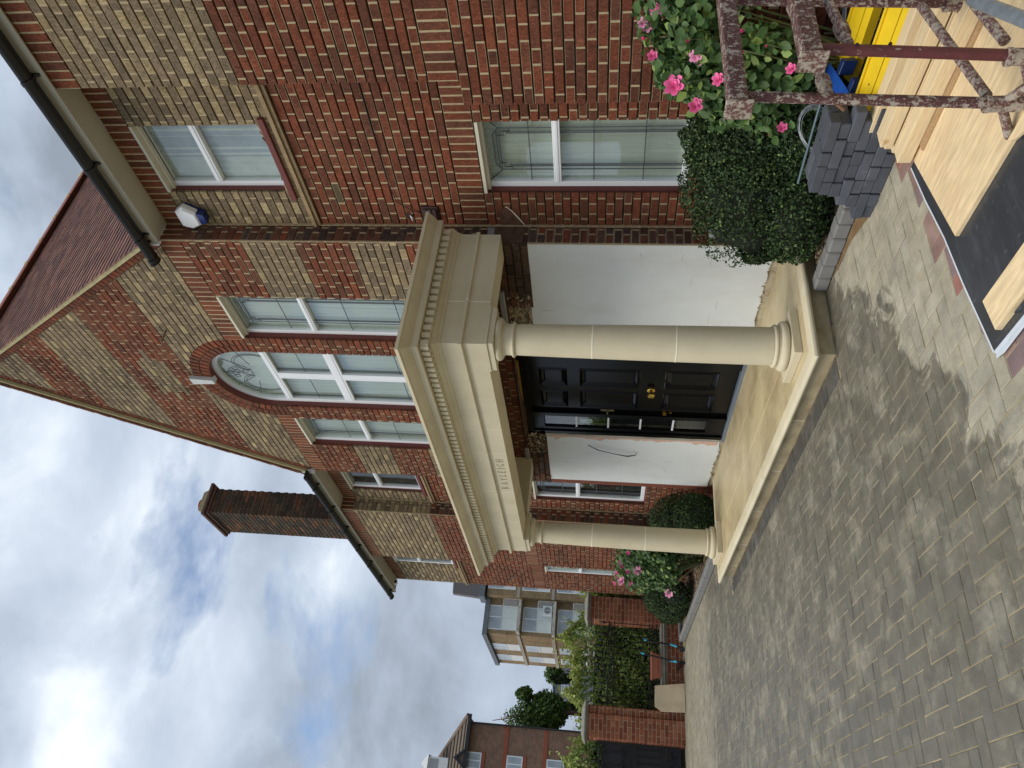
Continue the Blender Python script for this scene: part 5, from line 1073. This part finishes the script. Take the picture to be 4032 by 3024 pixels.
rose_bush('climbing rose with large leaves and bright pink blooms behind the trestles', [(1.75, 1.10, 1.0, .46, .34, .40), (1.48, 1.06, .80, .32, .30, .40), (1.42, 1.06, 1.08, .18, .2, .18), (1.95, 1.15, 1.20, .34, .28, .28), (1.80, 1.20, .70, .50, .22, .28), (1.12, .96, .58, .15, .16, .16), (1.86, 1.14, 1.32, .28, .2, .16), (1.56, 1.1, 1.2, .18, .18, .16), (1.36, 1.0, .56, .24, .22, .2), (2.1, 1.2, .9, .4, .25, .42)], 5200, (1.6, 1.15, .05), blR, .066, srgb(56, 86, 46), srgb(90, 120, 64), srgb(134, 158, 84))
L2 = lambda dx, dy, dz: (-6.9+dx, 1.02+dy, dz)
blL = [(-6.55, .72, 1.06, .10, 1, 1), (-7.15, .75, 1.28, .11, 1, 1), (-6.65, .8, 1.30, .05, 1, 0), (-6.85, .8, 1.20, .055, 1, 0), (-6.95, .8, 1.37, .05, 1, 0), (-7.05, .8, 1.36, .06, 1, 0), (-7.2, .75, 1.15, .06, 1, 0), (-6.75, .85, 1.42, .045, 0, 0), (-7.45, .8, 1.40, .055, 1, 0), (-6.45, .8, 1.34, .05, 1, 1), (-7.4, .8, 1.25, .05, 0, 0), (-7.5, .72, .52, .10, 1, 1), (-6.2, .85, 1.22, .05, 1, 0), (-7.7, .8, 1.10, .04, 0, 0), (-7.0, .75, .98, .05, 0, 0)]
rose_bush('leafy rose bush with pink blooms in the bed left of the far column', [(-6.75, 1.02, 1.02, .55, .36, .36), (-7.3, 1.0, 1.0, .55, .36, .38), (-7.0, .98, .68, .6, .34, .34), (-6.35, 1.02, .92, .36, .3, .34), (-7.75, 1.0, .85, .4, .32, .36)], 6500, (-6.9, 1.08, .05), blL, .07, srgb(56, 86, 46), srgb(88, 118, 64), srgb(130, 154, 84))
P = rng.uniform((-6.6, .85, .08), (-5.9, 1.2, .5), (90, 3)); t = thing('seedling_clump', 'sparse low weeds under the rose beside the far column', 'weed'); leaves('foliage', P, rng.normal(size=P.shape)+np.array([0, 0, 1]), rng.uniform(.03, .07, 90), mixcols(90, srgb(70, 92, 44), srgb(120, 128, 60)), LEAF, t); stems((-6.2, 1.0, .04), [tuple(p) for p in P[::4]], .004, 'stem', t, STEM)
# ------------------------------------------------------------------ boundary: piers, low wall, railings, gate
random.seed(33)
PIERB = [srgb(*c) for c in ((150, 88, 64), (140, 80, 58), (158, 96, 70), (130, 76, 58), (160, 104, 80))]
CAPS = mat('weathered_cap_stone', srgb(132, 130, 120), .9, var=.25, scale=12, bump=.3, bscale=60)
PALEM = mat('pale_pier_mortar', srgb(186, 172, 144), .95, var=.2, scale=20)
IRON = mat('black_ironwork', srgb(22, 24, 27), .45, var=.2, scale=20)
def brick_block(name, x0, x1, y0, y1, z0, z1, parent):
    q = MB(); q.box(x0+.008, x1-.008, y0+.008, y1-.008, z0, z1); core = q.build(name, PALEM, parent); m_ = MB()
    for (fr, ln) in ((Frame((x1, y0, 0), (0, 1, 0), (1, 0, 0)), y1-y0), (Frame((x0, y0, 0), (1, 0, 0), (0, -1, 0)), x1-x0), (Frame((x0, y1, 0), (1, 0, 0), (0, 1, 0)), x1-x0)):
        k = 0; z = z0
        while z < z1-.03:
            u = 0 if k % 2 else -.11
            while u < ln-.02:
                a, c_ = max(u, 0)+.006, min(u+.22, ln)-.006; u += .22
                if c_-a > .03: kk = random.uniform(.85, 1.15); brick_geo(m_, fr, [(a, z), (c_, z), (c_, min(z+.063, z1)), (a, min(z+.063, z1))], tuple(t*kk for t in random.choice(PIERB)), .0)
            z += .075; k += 1
    m_.build('brickwork', BR_A, core, kind='stuff'); return core
def pier(label, xf, y0, y1, z1, nib=None):
    t = thing('gate_pier', label, 'pier'); brick_block('shaft', xf-.42, xf, y0, y1, 0, z1, t)
    if nib: brick_block('nib', xf-.36, xf-.05, nib[0], nib[1], 0, z1-.0, t)
    ye = nib[1] if nib else y1
    q = MB(); q.bbox(xf-.45, xf+.03, y0-.03, ye+.03, z1, z1+.03, .006); q.bbox(xf-.48, xf+.06, y0-.06, ye+.06, z1+.03, z1+.07, .01); q.build('cap', CAPS, t)
    q = MB(); xa, xb, ya, yb = xf-.46, xf+.04, y0-.04, ye+.04; q.add([(xa, ya, z1+.07), (xb, ya, z1+.07), (xb, yb, z1+.07), (xa, yb, z1+.07), (xa+.12, ya+.12, z1+.12), (xb-.12, ya+.12, z1+.12), (xb-.12, yb-.12, z1+.12), (xa+.12, yb-.12, z1+.12)], [(0, 1, 5, 4), (1, 2, 6, 5), (2, 3, 7, 6), (3, 0, 4, 7), (4, 5, 6, 7), (0, 3, 2, 1)]); q.build('cap_top', CAPS, t)
    return t
pier('red brick pier with stone cap between the railings and the black gate', -10.5, -1.06, -.645, 1.765, (-.645, -.49))
pier('red brick pier with stone cap beside the far corner of the house', -10.62, 1.13, 1.60, 1.80)
lw = thing('low_wall', 'low brick wall with moulded stone coping under the railings', 'wall'); brick_block('plinth', -10.78, -10.56, -.485, 1.125, 0, .30, lw)
q = MB(); q.bbox(-10.80, -10.54, -.487, 1.127, .30, .335, .006); q.bbox(-10.83, -10.51, -.487, 1.127, .335, .375, .012); q.bbox(-10.81, -10.53, -.487, 1.127, .375, .42, .012); q.build('coping', CAPS, lw)
def scroll(q, cy, cz, r, s_, x, turns=1.4, wd=.007):
    q.tube([(x, cy+s_*r*(1-.62*i/18)*math.cos(2*math.pi*turns*i/18), cz+r*(1-.62*i/18)*math.sin(2*math.pi*turns*i/18)) for i in range(19)], wd, 5)
rl = thing('iron_railing', 'black wrought iron railing with spear heads on the low wall', 'railing'); X_ = -10.66
for (nm, z) in (('top_rail', 1.315), ('lower_rail', .622), ('bottom_rail', .487)): q = MB(); q.bbox(X_-.012, X_+.012, -.48, 1.12, z-.01, z+.01, .003); q.build(nm, IRON, rl)
q = MB(); q.tube([(X_, -.48+1.6*i/24, 1.42+.12*math.exp(-((-.48+1.6*i/24-.42)/.3)**2)) for i in range(25)], .013, 6); q.build('curved_rail', IRON, rl)
bmesh_bar = None; ybar = -.42; k = 0
while ybar < 1.1:
    ztop = 1.47+.12*math.exp(-((ybar-.42)/.3)**2)
    q = MB(); q.tube([(X_, ybar, .43), (X_, ybar, ztop)], .0085, 6); q.build('bar', IRON, rl)
    q = MB(); q.lathe([(.006, 0), (.02, .03), (.026, .06), (.012, .12), (.002, .165)], (X_, ybar, ztop-.01), 6); q.build('spear_head', IRON, rl)
    ybar += .116; k += 1
for i in range(13):
    yy = -.36+i*.116; q = MB(); scroll(q, yy, .555, .045, 1 if i % 2 else -1, X_); scroll(q, yy, 1.37, .04, -1 if i % 2 else 1, X_); q.build('scroll', IRON, rl)
gt = thing('iron_gate', 'black sheeted iron driveway gate with scrollwork at the far left edge', 'gate'); X_ = -10.72
q = MB(); q.box(X_-.02, X_-.012, -3.2, -1.09, .06, 1.5); q.build('backing_sheet', mat('black_sheet_metal', srgb(26, 28, 36), .5, var=.15, scale=4), gt)
for (nm, z) in (('top_rail', 1.54), ('mid_rail', .984), ('mid_rail', .869), ('lower_rail', .43), ('lower_rail', .31), ('bottom_rail', .075)): q = MB(); q.bbox(X_-.012, X_+.018, -3.2, -1.085, z-.014, z+.014, .003); q.build(nm, IRON, gt)
q = MB(); q.bbox(X_-.02, X_+.02, -1.105, -1.07, .05, 1.6, .004); q.build('stile', IRON, gt)
for i in range(18): q = MB(); q.tube([(X_, -1.16-i*.115, .43), (X_, -1.16-i*.115, .87)], .009, 6); q.build('bar', IRON, gt)
for i in range(10):
    yy = -1.2-i*.21; q = MB(); scroll(q, yy, 1.08, .06, 1, X_); scroll(q, yy-.1, 1.08, .06, -1, X_); scroll(q, yy, 1.44, .06, 1, X_); scroll(q, yy-.1, 1.44, .06, -1, X_); q.tube([(X_, yy, 1.02), (X_, yy-.05, 1.25), (X_, yy, 1.5)], .008, 5); q.tube([(X_, yy-.1, 1.02), (X_, yy-.05, 1.25), (X_, yy-.1, 1.5)], .008, 5); scroll(q, yy, .19, .06, 1, X_); scroll(q, yy-.1, .19, .06, -1, X_); q.build('scroll', IRON, gt)
    q = MB(); q.lathe([(.006, 0), (.022, .03), (.026, .06), (.002, .16)], (X_, yy, 1.55), 6); q.build('spear_head', IRON, gt)
t = thing('planter_trough', 'terracotta trough planter standing on the wall coping', 'planter'); t.location = (-10.60, .30, .42)
q = MB(); q.add([(-.07, -.19, 0), (.07, -.19, 0), (.07, .19, 0), (-.07, .19, 0), (-.10, -.235, .16), (.10, -.235, .16), (.10, .235, .16), (-.10, .235, .16)], [(0, 1, 5, 4), (1, 2, 6, 5), (2, 3, 7, 6), (3, 0, 4, 7), (4, 5, 6, 7), (0, 3, 2, 1)]); q.build('body', mat('terracotta', srgb(186, 116, 92), .85, var=.1, scale=20), t)
q = MB(); q.bbox(-.115, .115, -.25, .25, .16, .19, .006); q.build('rim', MATS['terracotta'], t); q = MB(); q.bbox(.086, .094, -.14, .14, .05, .06, .002); q.build('moulding', mat('terracotta_dark', srgb(150, 86, 68), .85), t)
q = MB(); q.prism([(-.25, 0), (.25, 0), (.25, .02), (.21, .56), (.02, .565), (-.16, .565), (-.19, .52), (-.24, .45)], lambda u, v, d: (d, u, v), -.015, .018)
o = q.build('stone_slab', mat('sandstone_slab', srgb(196, 180, 150), .85, var=.14, scale=4, bump=.15, bscale=60, stain=(srgb(170, 150, 118), 2.2, .5, .7, .5, (1, 1, 1)))); o.location = (-10.30, -.285, .005); o.rotation_euler = (0, -.30, .03); tag(o, 'square sandstone slab leaning against the low wall', 'slab')
BLKP = mat('scooter_black', srgb(20, 22, 26), .4); CYAN = mat('scooter_cyan', srgb(70, 190, 220), .35)
def scooter(label, loc, rz, ry, top):
    t = thing('kick_scooter', label, 'scooter'); t.location = loc; t.rotation_euler = (0, ry, rz)
    q = MB(); q.bbox(-.06, .06, -.05, .42, .07, .10, .01); q.build('deck', BLKP, t)
    for yy in (-.12, .46): q = MB(); q.tube([(-.014, yy, .055), (.014, yy, .055)], .055, 14); q.build('wheel', BLKP, t, smooth=40)
    q = MB(); q.tube([(0, -.10, .06), (0, -.07, .16), (0, .0, top)], .017, 8); q.build('stem', BLKP, t, smooth=40); q = MB(); q.tube([(0, -.075, .15), (0, -.045, .28)], .021, 8); q.build('steerer_sleeve', CYAN, t, smooth=40)
    q = MB(); q.tube([(-.19, .0, top), (.19, .0, top)], .013, 8); q.build('handlebar', BLKP, t, smooth=40); q = MB(); q.tube([(0, -.003, top-.06), (0, .0, top+.01)], .02, 8); q.build('collar', CYAN, t, smooth=40)
scooter('black and cyan kick scooter leaning on the wall beside the slab', (-10.32, .30, 0), 1.62, .20, .82); scooter('second scooter half hidden behind the rounded box shrub', (-10.12, .66, 0), -.35, -.05, .78)
# hedge behind the railings
hg = thing('laurel_hedge', 'tall bright green laurel hedge behind the railings', 'hedge'); 
ph = rng.uniform(0, 6.28, 8)
def hedge_top(y): return 1.98+.16*np.sin(y*2.1+ph[0])+.12*np.sin(y*5.3+ph[1])+.07*np.sin(y*11+ph[2])
nF = 17000; yy = rng.uniform(-3.6, 3.2, nF); tt = rng.random(nF); zz = .25+(hedge_top(yy)-.25)*tt; xx = -11.2-.30*rng.random(nF)**1.5+.12*np.sin(yy*3+zz*4+ph[3])+.06*np.sin(yy*8-zz*7)-.10*np.maximum(0, zz-1.6)
P = np.stack([xx, yy, zz], 1); D = np.tile(np.array([[1.0, -.15, .35]]), (nF, 1))
nT = 5000; y2 = rng.uniform(-3.6, 3.2, nT); x2 = -11.25-.8*rng.random(nT); z2 = hedge_top(y2)+.03*rng.normal(size=nT)+.08*np.sin(x2*9+y2*4); P2 = np.stack([x2, y2, z2], 1)
nS = 150; sy = rng.uniform(-3.5, 3.1, nS); sx2 = rng.uniform(-11.8, -11.2, nS); sb = hedge_top(sy); SP = []; SD = []
for i in range(nS):
    dr_ = rng.normal(size=3)*.3+np.array([.1, 0, 1.0]); dr_ /= np.linalg.norm(dr_); L0 = rng.uniform(.12, .42)
    for k in range(16): SP.append(np.array([sx2[i], sy[i], sb[i]-.05])+dr_*L0*k/15+rng.normal(size=3)*.025); SD.append(rng.normal(size=3)+dr_*.2)
P = np.concatenate([P, P2, np.array(SP)]); D = np.concatenate([D, np.tile(np.array([[.3, -.1, 1.0]]), (nT, 1)), np.array(SD)])
cl = mixcols(len(P), srgb(98, 124, 62), srgb(142, 164, 84), srgb(186, 198, 112), .14); cl[nF:] = mixcols(len(P)-nF, srgb(128, 146, 70), srgb(168, 178, 92), srgb(194, 198, 116), .15)
leaves('foliage', P, D+rng.normal(size=P.shape)*.65, rng.uniform(.045, .10, len(P)), cl, LEAF, hg, .42)
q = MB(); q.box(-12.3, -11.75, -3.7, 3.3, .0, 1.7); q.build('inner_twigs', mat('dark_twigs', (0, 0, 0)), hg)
# ------------------------------------------------------------------ far buildings

def far_brick(name, c1, c2, mo):
    m = bpy.data.materials.new(name); m.use_nodes = True; t = m.node_tree; b = t.nodes['Principled BSDF']; b.inputs['Roughness'].default_value = .92
    g = N(t, 'ShaderNodeNewGeometry'); sp_ = N(t, 'ShaderNodeSeparateXYZ'); t.links.new(g.outputs['Position'], sp_.inputs[0]); ad = N(t, 'ShaderNodeMath', operation='ADD'); t.links.new(sp_.outputs['X'], ad.inputs[0]); t.links.new(sp_.outputs['Y'], ad.inputs[1])
    cb = N(t, 'ShaderNodeCombineXYZ'); t.links.new(ad.outputs[0], cb.inputs['X']); t.links.new(sp_.outputs['Z'], cb.inputs['Y'])
    bt = N(t, 'ShaderNodeTexBrick', inp={'Color1': (*c1, 1), 'Color2': (*c2, 1), 'Mortar': (*mo, 1), 'Scale': 1.0, 'Mortar Size': .012, 'Bias': 0.0, 'Brick Width': .225, 'Row Height': .075}); t.links.new(cb.outputs[0], bt.inputs['Vector'])
    nz = N(t, 'ShaderNodeTexNoise', inp={'Scale': 1.6, 'Detail': 6.0, 'Roughness': .7}); t.links.new(g.outputs['Position'], nz.inputs['Vector']); mr = N(t, 'ShaderNodeMapRange', inp={'From Min': .3, 'From Max': .7, 'To Min': .75, 'To Max': 1.2}); t.links.new(nz.outputs['Fac'], mr.inputs['Value'])
    mul = N(t, 'ShaderNodeVectorMath', operation='SCALE'); t.links.new(bt.outputs['Color'], mul.inputs[0]); t.links.new(mr.outputs[0], mul.inputs['Scale']); t.links.new(mul.outputs[0], b.inputs['Base Color']); return m
YB = far_brick('yellow_stock_brick', srgb(160, 130, 86), srgb(118, 92, 60), srgb(150, 138, 116))
CONC = mat('pale_concrete_band', srgb(168, 162, 148), .9, var=.15, scale=4); GREYT = mat('grey_parapet', srgb(104, 112, 118), .7, var=.1); WPNL = mat('white_panel', srgb(226, 228, 226), .6, var=.04)
def winset(par, name, fr, u0, u1, z0, z1, split=.45, mull=(), panel=False, d=.03, m=WHITE):
    q = MB(); t_ = .07
    q.prism([(u0, z0), (u1, z0), (u1, z0+t_), (u0, z0+t_)], fr, d, -.1); q.prism([(u0, z1-t_), (u1, z1-t_), (u1, z1), (u0, z1)], fr, d, -.1)
    for u in [u0, u1-t_]+[u0+(u1-u0)*k-t_/2 for k in mull]: q.prism([(u, z0+t_), (u+t_, z0+t_), (u+t_, z1-t_), (u, z1-t_)], fr, d, -.1)
    zs = z0+(z1-z0)*split; q.prism([(u0, zs-t_/2), (u1, zs-t_/2), (u1, zs+t_/2), (u0, zs+t_/2)], fr, d+.01, -.09)
    w2 = q.build(name, m, par); g_ = MB(); za = zs if panel else z0; g_.prism([(u0, za), (u1, za), (u1, z1), (u0, z1)], fr, .014, -.02); g_.build('pane', FARGL, w2)
    if panel: g_ = MB(); g_.prism([(u0+.03, z0+.03), (u1-.03, z0+.03), (u1-.03, zs), (u0+.03, zs)], fr, .018, -.02); g_.build('spandrel', WPNL, w2)
    return w2
FARGL = mat('far_window_glass', srgb(160, 170, 178), .12, var=.35, scale=.9, spec=.8)
ap = thing('apartment_block', 'yellow brick apartment block with white windows and balconies beyond the hedge', 'building')
AX, AY = -52.4, 11.6
q = MB(); q.box(-61.7, AX, AY, 30, -1, 10.1); q.build('wall', YB, ap)
q = MB(); q.box(AX+.003, AX+.9, 14.25, 30, -1, 10.3); q.build('projecting_wall', YB, ap)
q = MB(); q.box(-61.9, AX+.25, AY-.2, 30.1, 10.1, 10.45); q.build('parapet', GREYT, ap); q = MB(); q.box(AX-.5, AX+1.2, 14.0, 30, 10.46, 10.9); q.build('parapet', GREYT, ap)
F_AF = Frame((AX, 0, 0), (0, 1, 0), (1, 0, 0)); F_AF2 = Frame((AX+.9, 0, 0), (0, 1, 0), (1, 0, 0)); F_AS = Frame((0, AY, 0), (1, 0, 0), (0, -1, 0))
for k in range(4):
    z = 7.72-2.66*k
    q = MB(); q.box(-61.75, AX-.05, AY-.06, AY+.1, z-.12, z+.12); q.build('floor_band', CONC, ap); q = MB(); q.box(AX+.85, AX+.96, 14.2, 30, z+.05, z+.27); q.build('floor_band', CONC, ap)
    if k < 3:
        q = MB(); q.bbox(AX-.02, AX+.85, 11.62, 14.1, z-.13, z+.09, .01); bal = q.build('balcony', mat('stained_balcony_slab', srgb(190, 186, 176), .9, var=.25, scale=3, stain=(srgb(90, 84, 76), 5, .5, .64, .7, (1, 1, 1))), ap)
        q = MB(); q.box(AX+.80, AX+.84, 11.7, 14.05, z+1.22, z+1.28)
        for yy in (11.7, 12.6, 13.4, 14.05): q.box(AX+.80, AX+.83, yy-.02, yy+.02, z+.09, z+1.22)
        q.build('handrail', mat('pale_handrail', srgb(196, 194, 184), .5), bal)
        g_ = MB(); g_.box(AX+.79, AX+.795, 11.72, 14.03, z+.15, z+1.2); g_.build('glass_guard', GLASS, bal)
    winset(ap, 'window', F_AF, 11.9, 13.75, z+.2, z+2.42, .48, (.52,), True); winset(ap, 'window', F_AF2, 14.75, 16.4, z+.42, z+2.55, .42, (.5,), True); winset(ap, 'window', F_AF2, 17.6, 19.2, z+.42, z+2.55, .42, (.5,), True)
    winset(ap, 'window', F_AS, -57.0, -55.2, z+.15, z+2.3, .5, (.35,), True); winset(ap, 'window', F_AS, -60.4, -58.6, z+.15, z+2.3, .5, (.35,), True)
q = MB(); q.bbox(AX+.2, AX+.6, 13.1, 13.8, 5.25, 5.95, .02); ac = q.build('air_conditioner', WHITE, ap); q = MB(); q.tube([(AX+.60, 13.45, 5.6), (AX+.62, 13.45, 5.6)], .25, 16); q.build('fan_grille', IRON, ac)
q = MB(); q.prism([(14.75, 10.9), (30, 10.9), (30, 14.6), (14.95, 13.5)], lambda u, v, d: (d, u, v), -54.5, -54.0); q.build('slate_roof', mat('grey_slate', srgb(110, 104, 104), .8, var=.2, scale=2, stretch=(1, 1, 8)), ap)
RB = far_brick('far_red_brick', srgb(142, 98, 76), srgb(106, 78, 66), srgb(140, 122, 104))
rb = thing('brick_villa', 'tall red brick building with tiled hip roof and white cupola at far left', 'building')
q = MB(); q.box(-59, -49, -8, 4.83, -1, 10.0); q.build('wall', RB, rb)
F_R = Frame((-49, 0, 0), (0, 1, 0), (1, 0, 0))
for z in (7.48, 4.88): q = MB(); q.box(-49.02, -48.95, -8, 4.84, z-.13, z+.13); q.build('soldier_band', mat('far_soldier_band', srgb(150, 82, 60), .9, var=.25, scale=18), rb)
q = MB(); e0 = (-48.6, 5.1); q.add([(-48.5, -8.4, 10.1), (-48.5, 5.15, 10.1), (-59.4, 5.15, 10.1), (-59.4, -8.4, 10.1), (-53.9, 2.6, 12.9), (-53.9, -6, 12.9)], [(0, 1, 4, 5), (1, 2, 4), (2, 3, 5, 4), (3, 0, 5), (0, 3, 2, 1)]); roof2 = q.build('roof', mat('brown_roof_tile', srgb(112, 98, 84), .85, var=.2, scale=3, stain=(srgb(70, 62, 54), 4, .5, .7, .5, (1, 1, 3))), rb)
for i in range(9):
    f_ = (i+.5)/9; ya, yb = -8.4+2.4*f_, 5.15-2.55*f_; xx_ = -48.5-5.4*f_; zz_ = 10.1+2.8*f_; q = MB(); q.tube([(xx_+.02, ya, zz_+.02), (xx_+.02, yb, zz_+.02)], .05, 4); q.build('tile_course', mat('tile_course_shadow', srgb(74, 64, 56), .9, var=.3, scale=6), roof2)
q = MB(); q.tube([(-48.5, 5.15, 10.14), (-53.9, 2.6, 12.95)], .12, 6); q.build('hip_tiles', mat('hip_tile', srgb(120, 104, 92), .9, var=.3, scale=6), roof2)
q = MB(); q.box(-48.55, -48.35, -8.5, 5.2, 9.88, 10.10); q.build('gutter', GUTTER, rb); q = MB(); q.tube([(-48.85, 4.75, 9.9), (-48.85, 4.78, 0)], .06, 8); q.build('downpipe', GUTTER, rb)
winset(rb, 'window', F_R, 2.02, 3.0, 9.02, 10.05, .999, (.5,)); winset(rb, 'window', F_R, 2.02, 3.0, 6.3, 7.33, .999, (.5,)); winset(rb, 'window', F_R, 2.05, 3.0, 3.6, 4.72, .999, (.5,))
for z in (8.88, 6.16): q = MB(); q.box(-49.0, -48.93, 2.0, 3.05, z-.1, z+.1); q.build('sill_band', MATS['far_soldier_band'], rb)
q = MB(); q.prism([(1.9, 10.0), (2.5, 10.75), (3.12, 10.0), (2.95, 10.0), (2.5, 10.5), (2.08, 10.0)], lambda u, v, d: (d, u, v), -49.2, -48.25); q.build('gablet', GUTTER, rb); q = MB(); q.prism([(1.95, 10.0), (2.5, 10.7), (3.05, 10.0)], lambda u, v, d: (d, u, v), -52, -48.4); q.build('gablet_roof', MATS['brown_roof_tile'], rb)
cu = MB(); cu.bbox(-52.3, -51.3, 1.9, 2.75, 11.4, 12.95, .02); cup = cu.build('cupola', WPNL, rb); cu = MB(); cu.add([(-52.45, 1.78, 12.95), (-51.15, 1.78, 12.95), (-51.15, 2.87, 12.95), (-52.45, 2.87, 12.95), (-51.8, 2.32, 13.55)], [(0, 1, 4), (1, 2, 4), (2, 3, 4), (3, 0, 4), (0, 3, 2, 1)]); cu.build('cupola_roof', mat('pale_lead_roof', srgb(206, 208, 206), .6), cup); cu = MB(); cu.box(-51.32, -51.28, 2.03, 2.62, 12.25, 12.85); cu.build('louvre', mat('grey_louvre', srgb(160, 164, 166), .7, var=.1), cup)
gh = thing('grey_house', 'small grey rendered house with white cross window far behind the trees', 'house')
q = MB(); q.box(-100, -91, 14.5, 19, -1, 7.0); q.build('wall', mat('grey_render', srgb(128, 132, 142), .9, var=.1, scale=1), gh); q = MB(); q.prism([(14.3, 6.9), (16.75, 7.2), (19.2, 6.9)], lambda u, v, d: (d, u, v), -100.2, -90.8); q.build('roof', mat('dark_slate', srgb(92, 94, 102), .8), gh)
F_GH = Frame((-91, 0, 0), (0, 1, 0), (1, 0, 0)); q = MB()
winset(gh, 'window', F_GH, 15.15, 16.2, 5.15, 6.05, .5, (.5,))
# trees beyond the hedge
def tree(name, label, base, h, blobs, n, size, ca, cb, ch_, tr=.22):
    t = thing(name, label, 'tree', 'trees beyond the hedge'); q = MB(); q.tube([base, (base[0]+.2, base[1], h*.4), (base[0]+.1, base[1]+.1, h*.75)], [tr, tr*.7, tr*.35], 8); q.build('trunk', WOOD, t, smooth=True)
    q = MB()
    for b_ in blobs: q.tube([(base[0]+.1, base[1], h*.35), tuple((Vector((base[0], base[1], h*.5))+Vector(b_[:3]))/2), tuple(b_[:3])], [tr*.45, tr*.3, tr*.12], 6)
    q.build('limbs', WOOD, t, smooth=True); P, D = lump_points(blobs, n, .7, .3, 2.2, False)
    leaves('crown', P, D*.5+np.array([.3, -.2, .8])+rng.normal(size=P.shape)*.7, rng.uniform(size*.6, size*1.3, len(P)), mixcols(len(P), ca, cb, ch_, .12), LEAF, t, .6); return t
G1, G2, G3 = srgb(58, 88, 44), srgb(94, 124, 58), srgb(128, 150, 72)
tree('broadleaf_tree', 'large dark green tree between the red building and the grey house', (-58, 7.4, -1), 10, [(-58, 6.7, 8.9, .9, .6, .8), (-58, 7.5, 8.0, 1.0, .6, .8), (-57.6, 8.5, 7.4, .8, .5, .6), (-58, 7.2, 5.4, 1.6, 1.2, 1.3), (-58.5, 6.2, 7.2, 1.3, .9, 1.1), (-58, 8.5, 5.4, 1.0, .6, .8), (-58, 9.1, 5.9, .4, .3, .45), (-58, 7.6, 6.7, 1.0, .6, .6), (-58, 8.1, 4.4, 1.2, .9, .8), (-58, 6.4, 9.7, .5, .35, .4), (-58.4, 6.9, 6.9, 1.5, 1.2, 1.7), (-58.3, 7.9, 5.6, 1.4, 1.0, 1.5), (-58.3, 7.3, 7.9, 1.0, .7, .9)], 12500, .24, G1, G2, G3)
tree('conifer_tree', 'narrow dark conifer beside the apartment block', (-58, 9.92, -1), 6, [(-58, 9.92, 5.4, .25, .25, .6), (-58, 9.92, 4.4, .4, .4, .9), (-58, 9.95, 3.2, .55, .5, 1.0)], 2600, .16, srgb(38, 56, 32), srgb(58, 78, 42), srgb(76, 96, 52), .12)
tree('conifer_tree', 'dark conifer in front of the grey house window', (-62, 8.55, -1), 5.5, [(-62, 8.6, 4.6, .35, .3, .7), (-62, 8.6, 3.6, .5, .45, 1.0)], 2000, .16, srgb(38, 54, 32), srgb(56, 74, 42), srgb(70, 90, 50), .12)
tree('broadleaf_tree', 'light tree at the left end of the apartment block', (-66, 12.2, -1), 6, [(-66, 12.0, 5.6, .9, .8, .8), (-66, 11.3, 4.6, 1.0, .9, 1.0), (-66, 12.6, 4.4, 1, .9, 1.1)], 1800, .22, G1, G2, G3, .15)
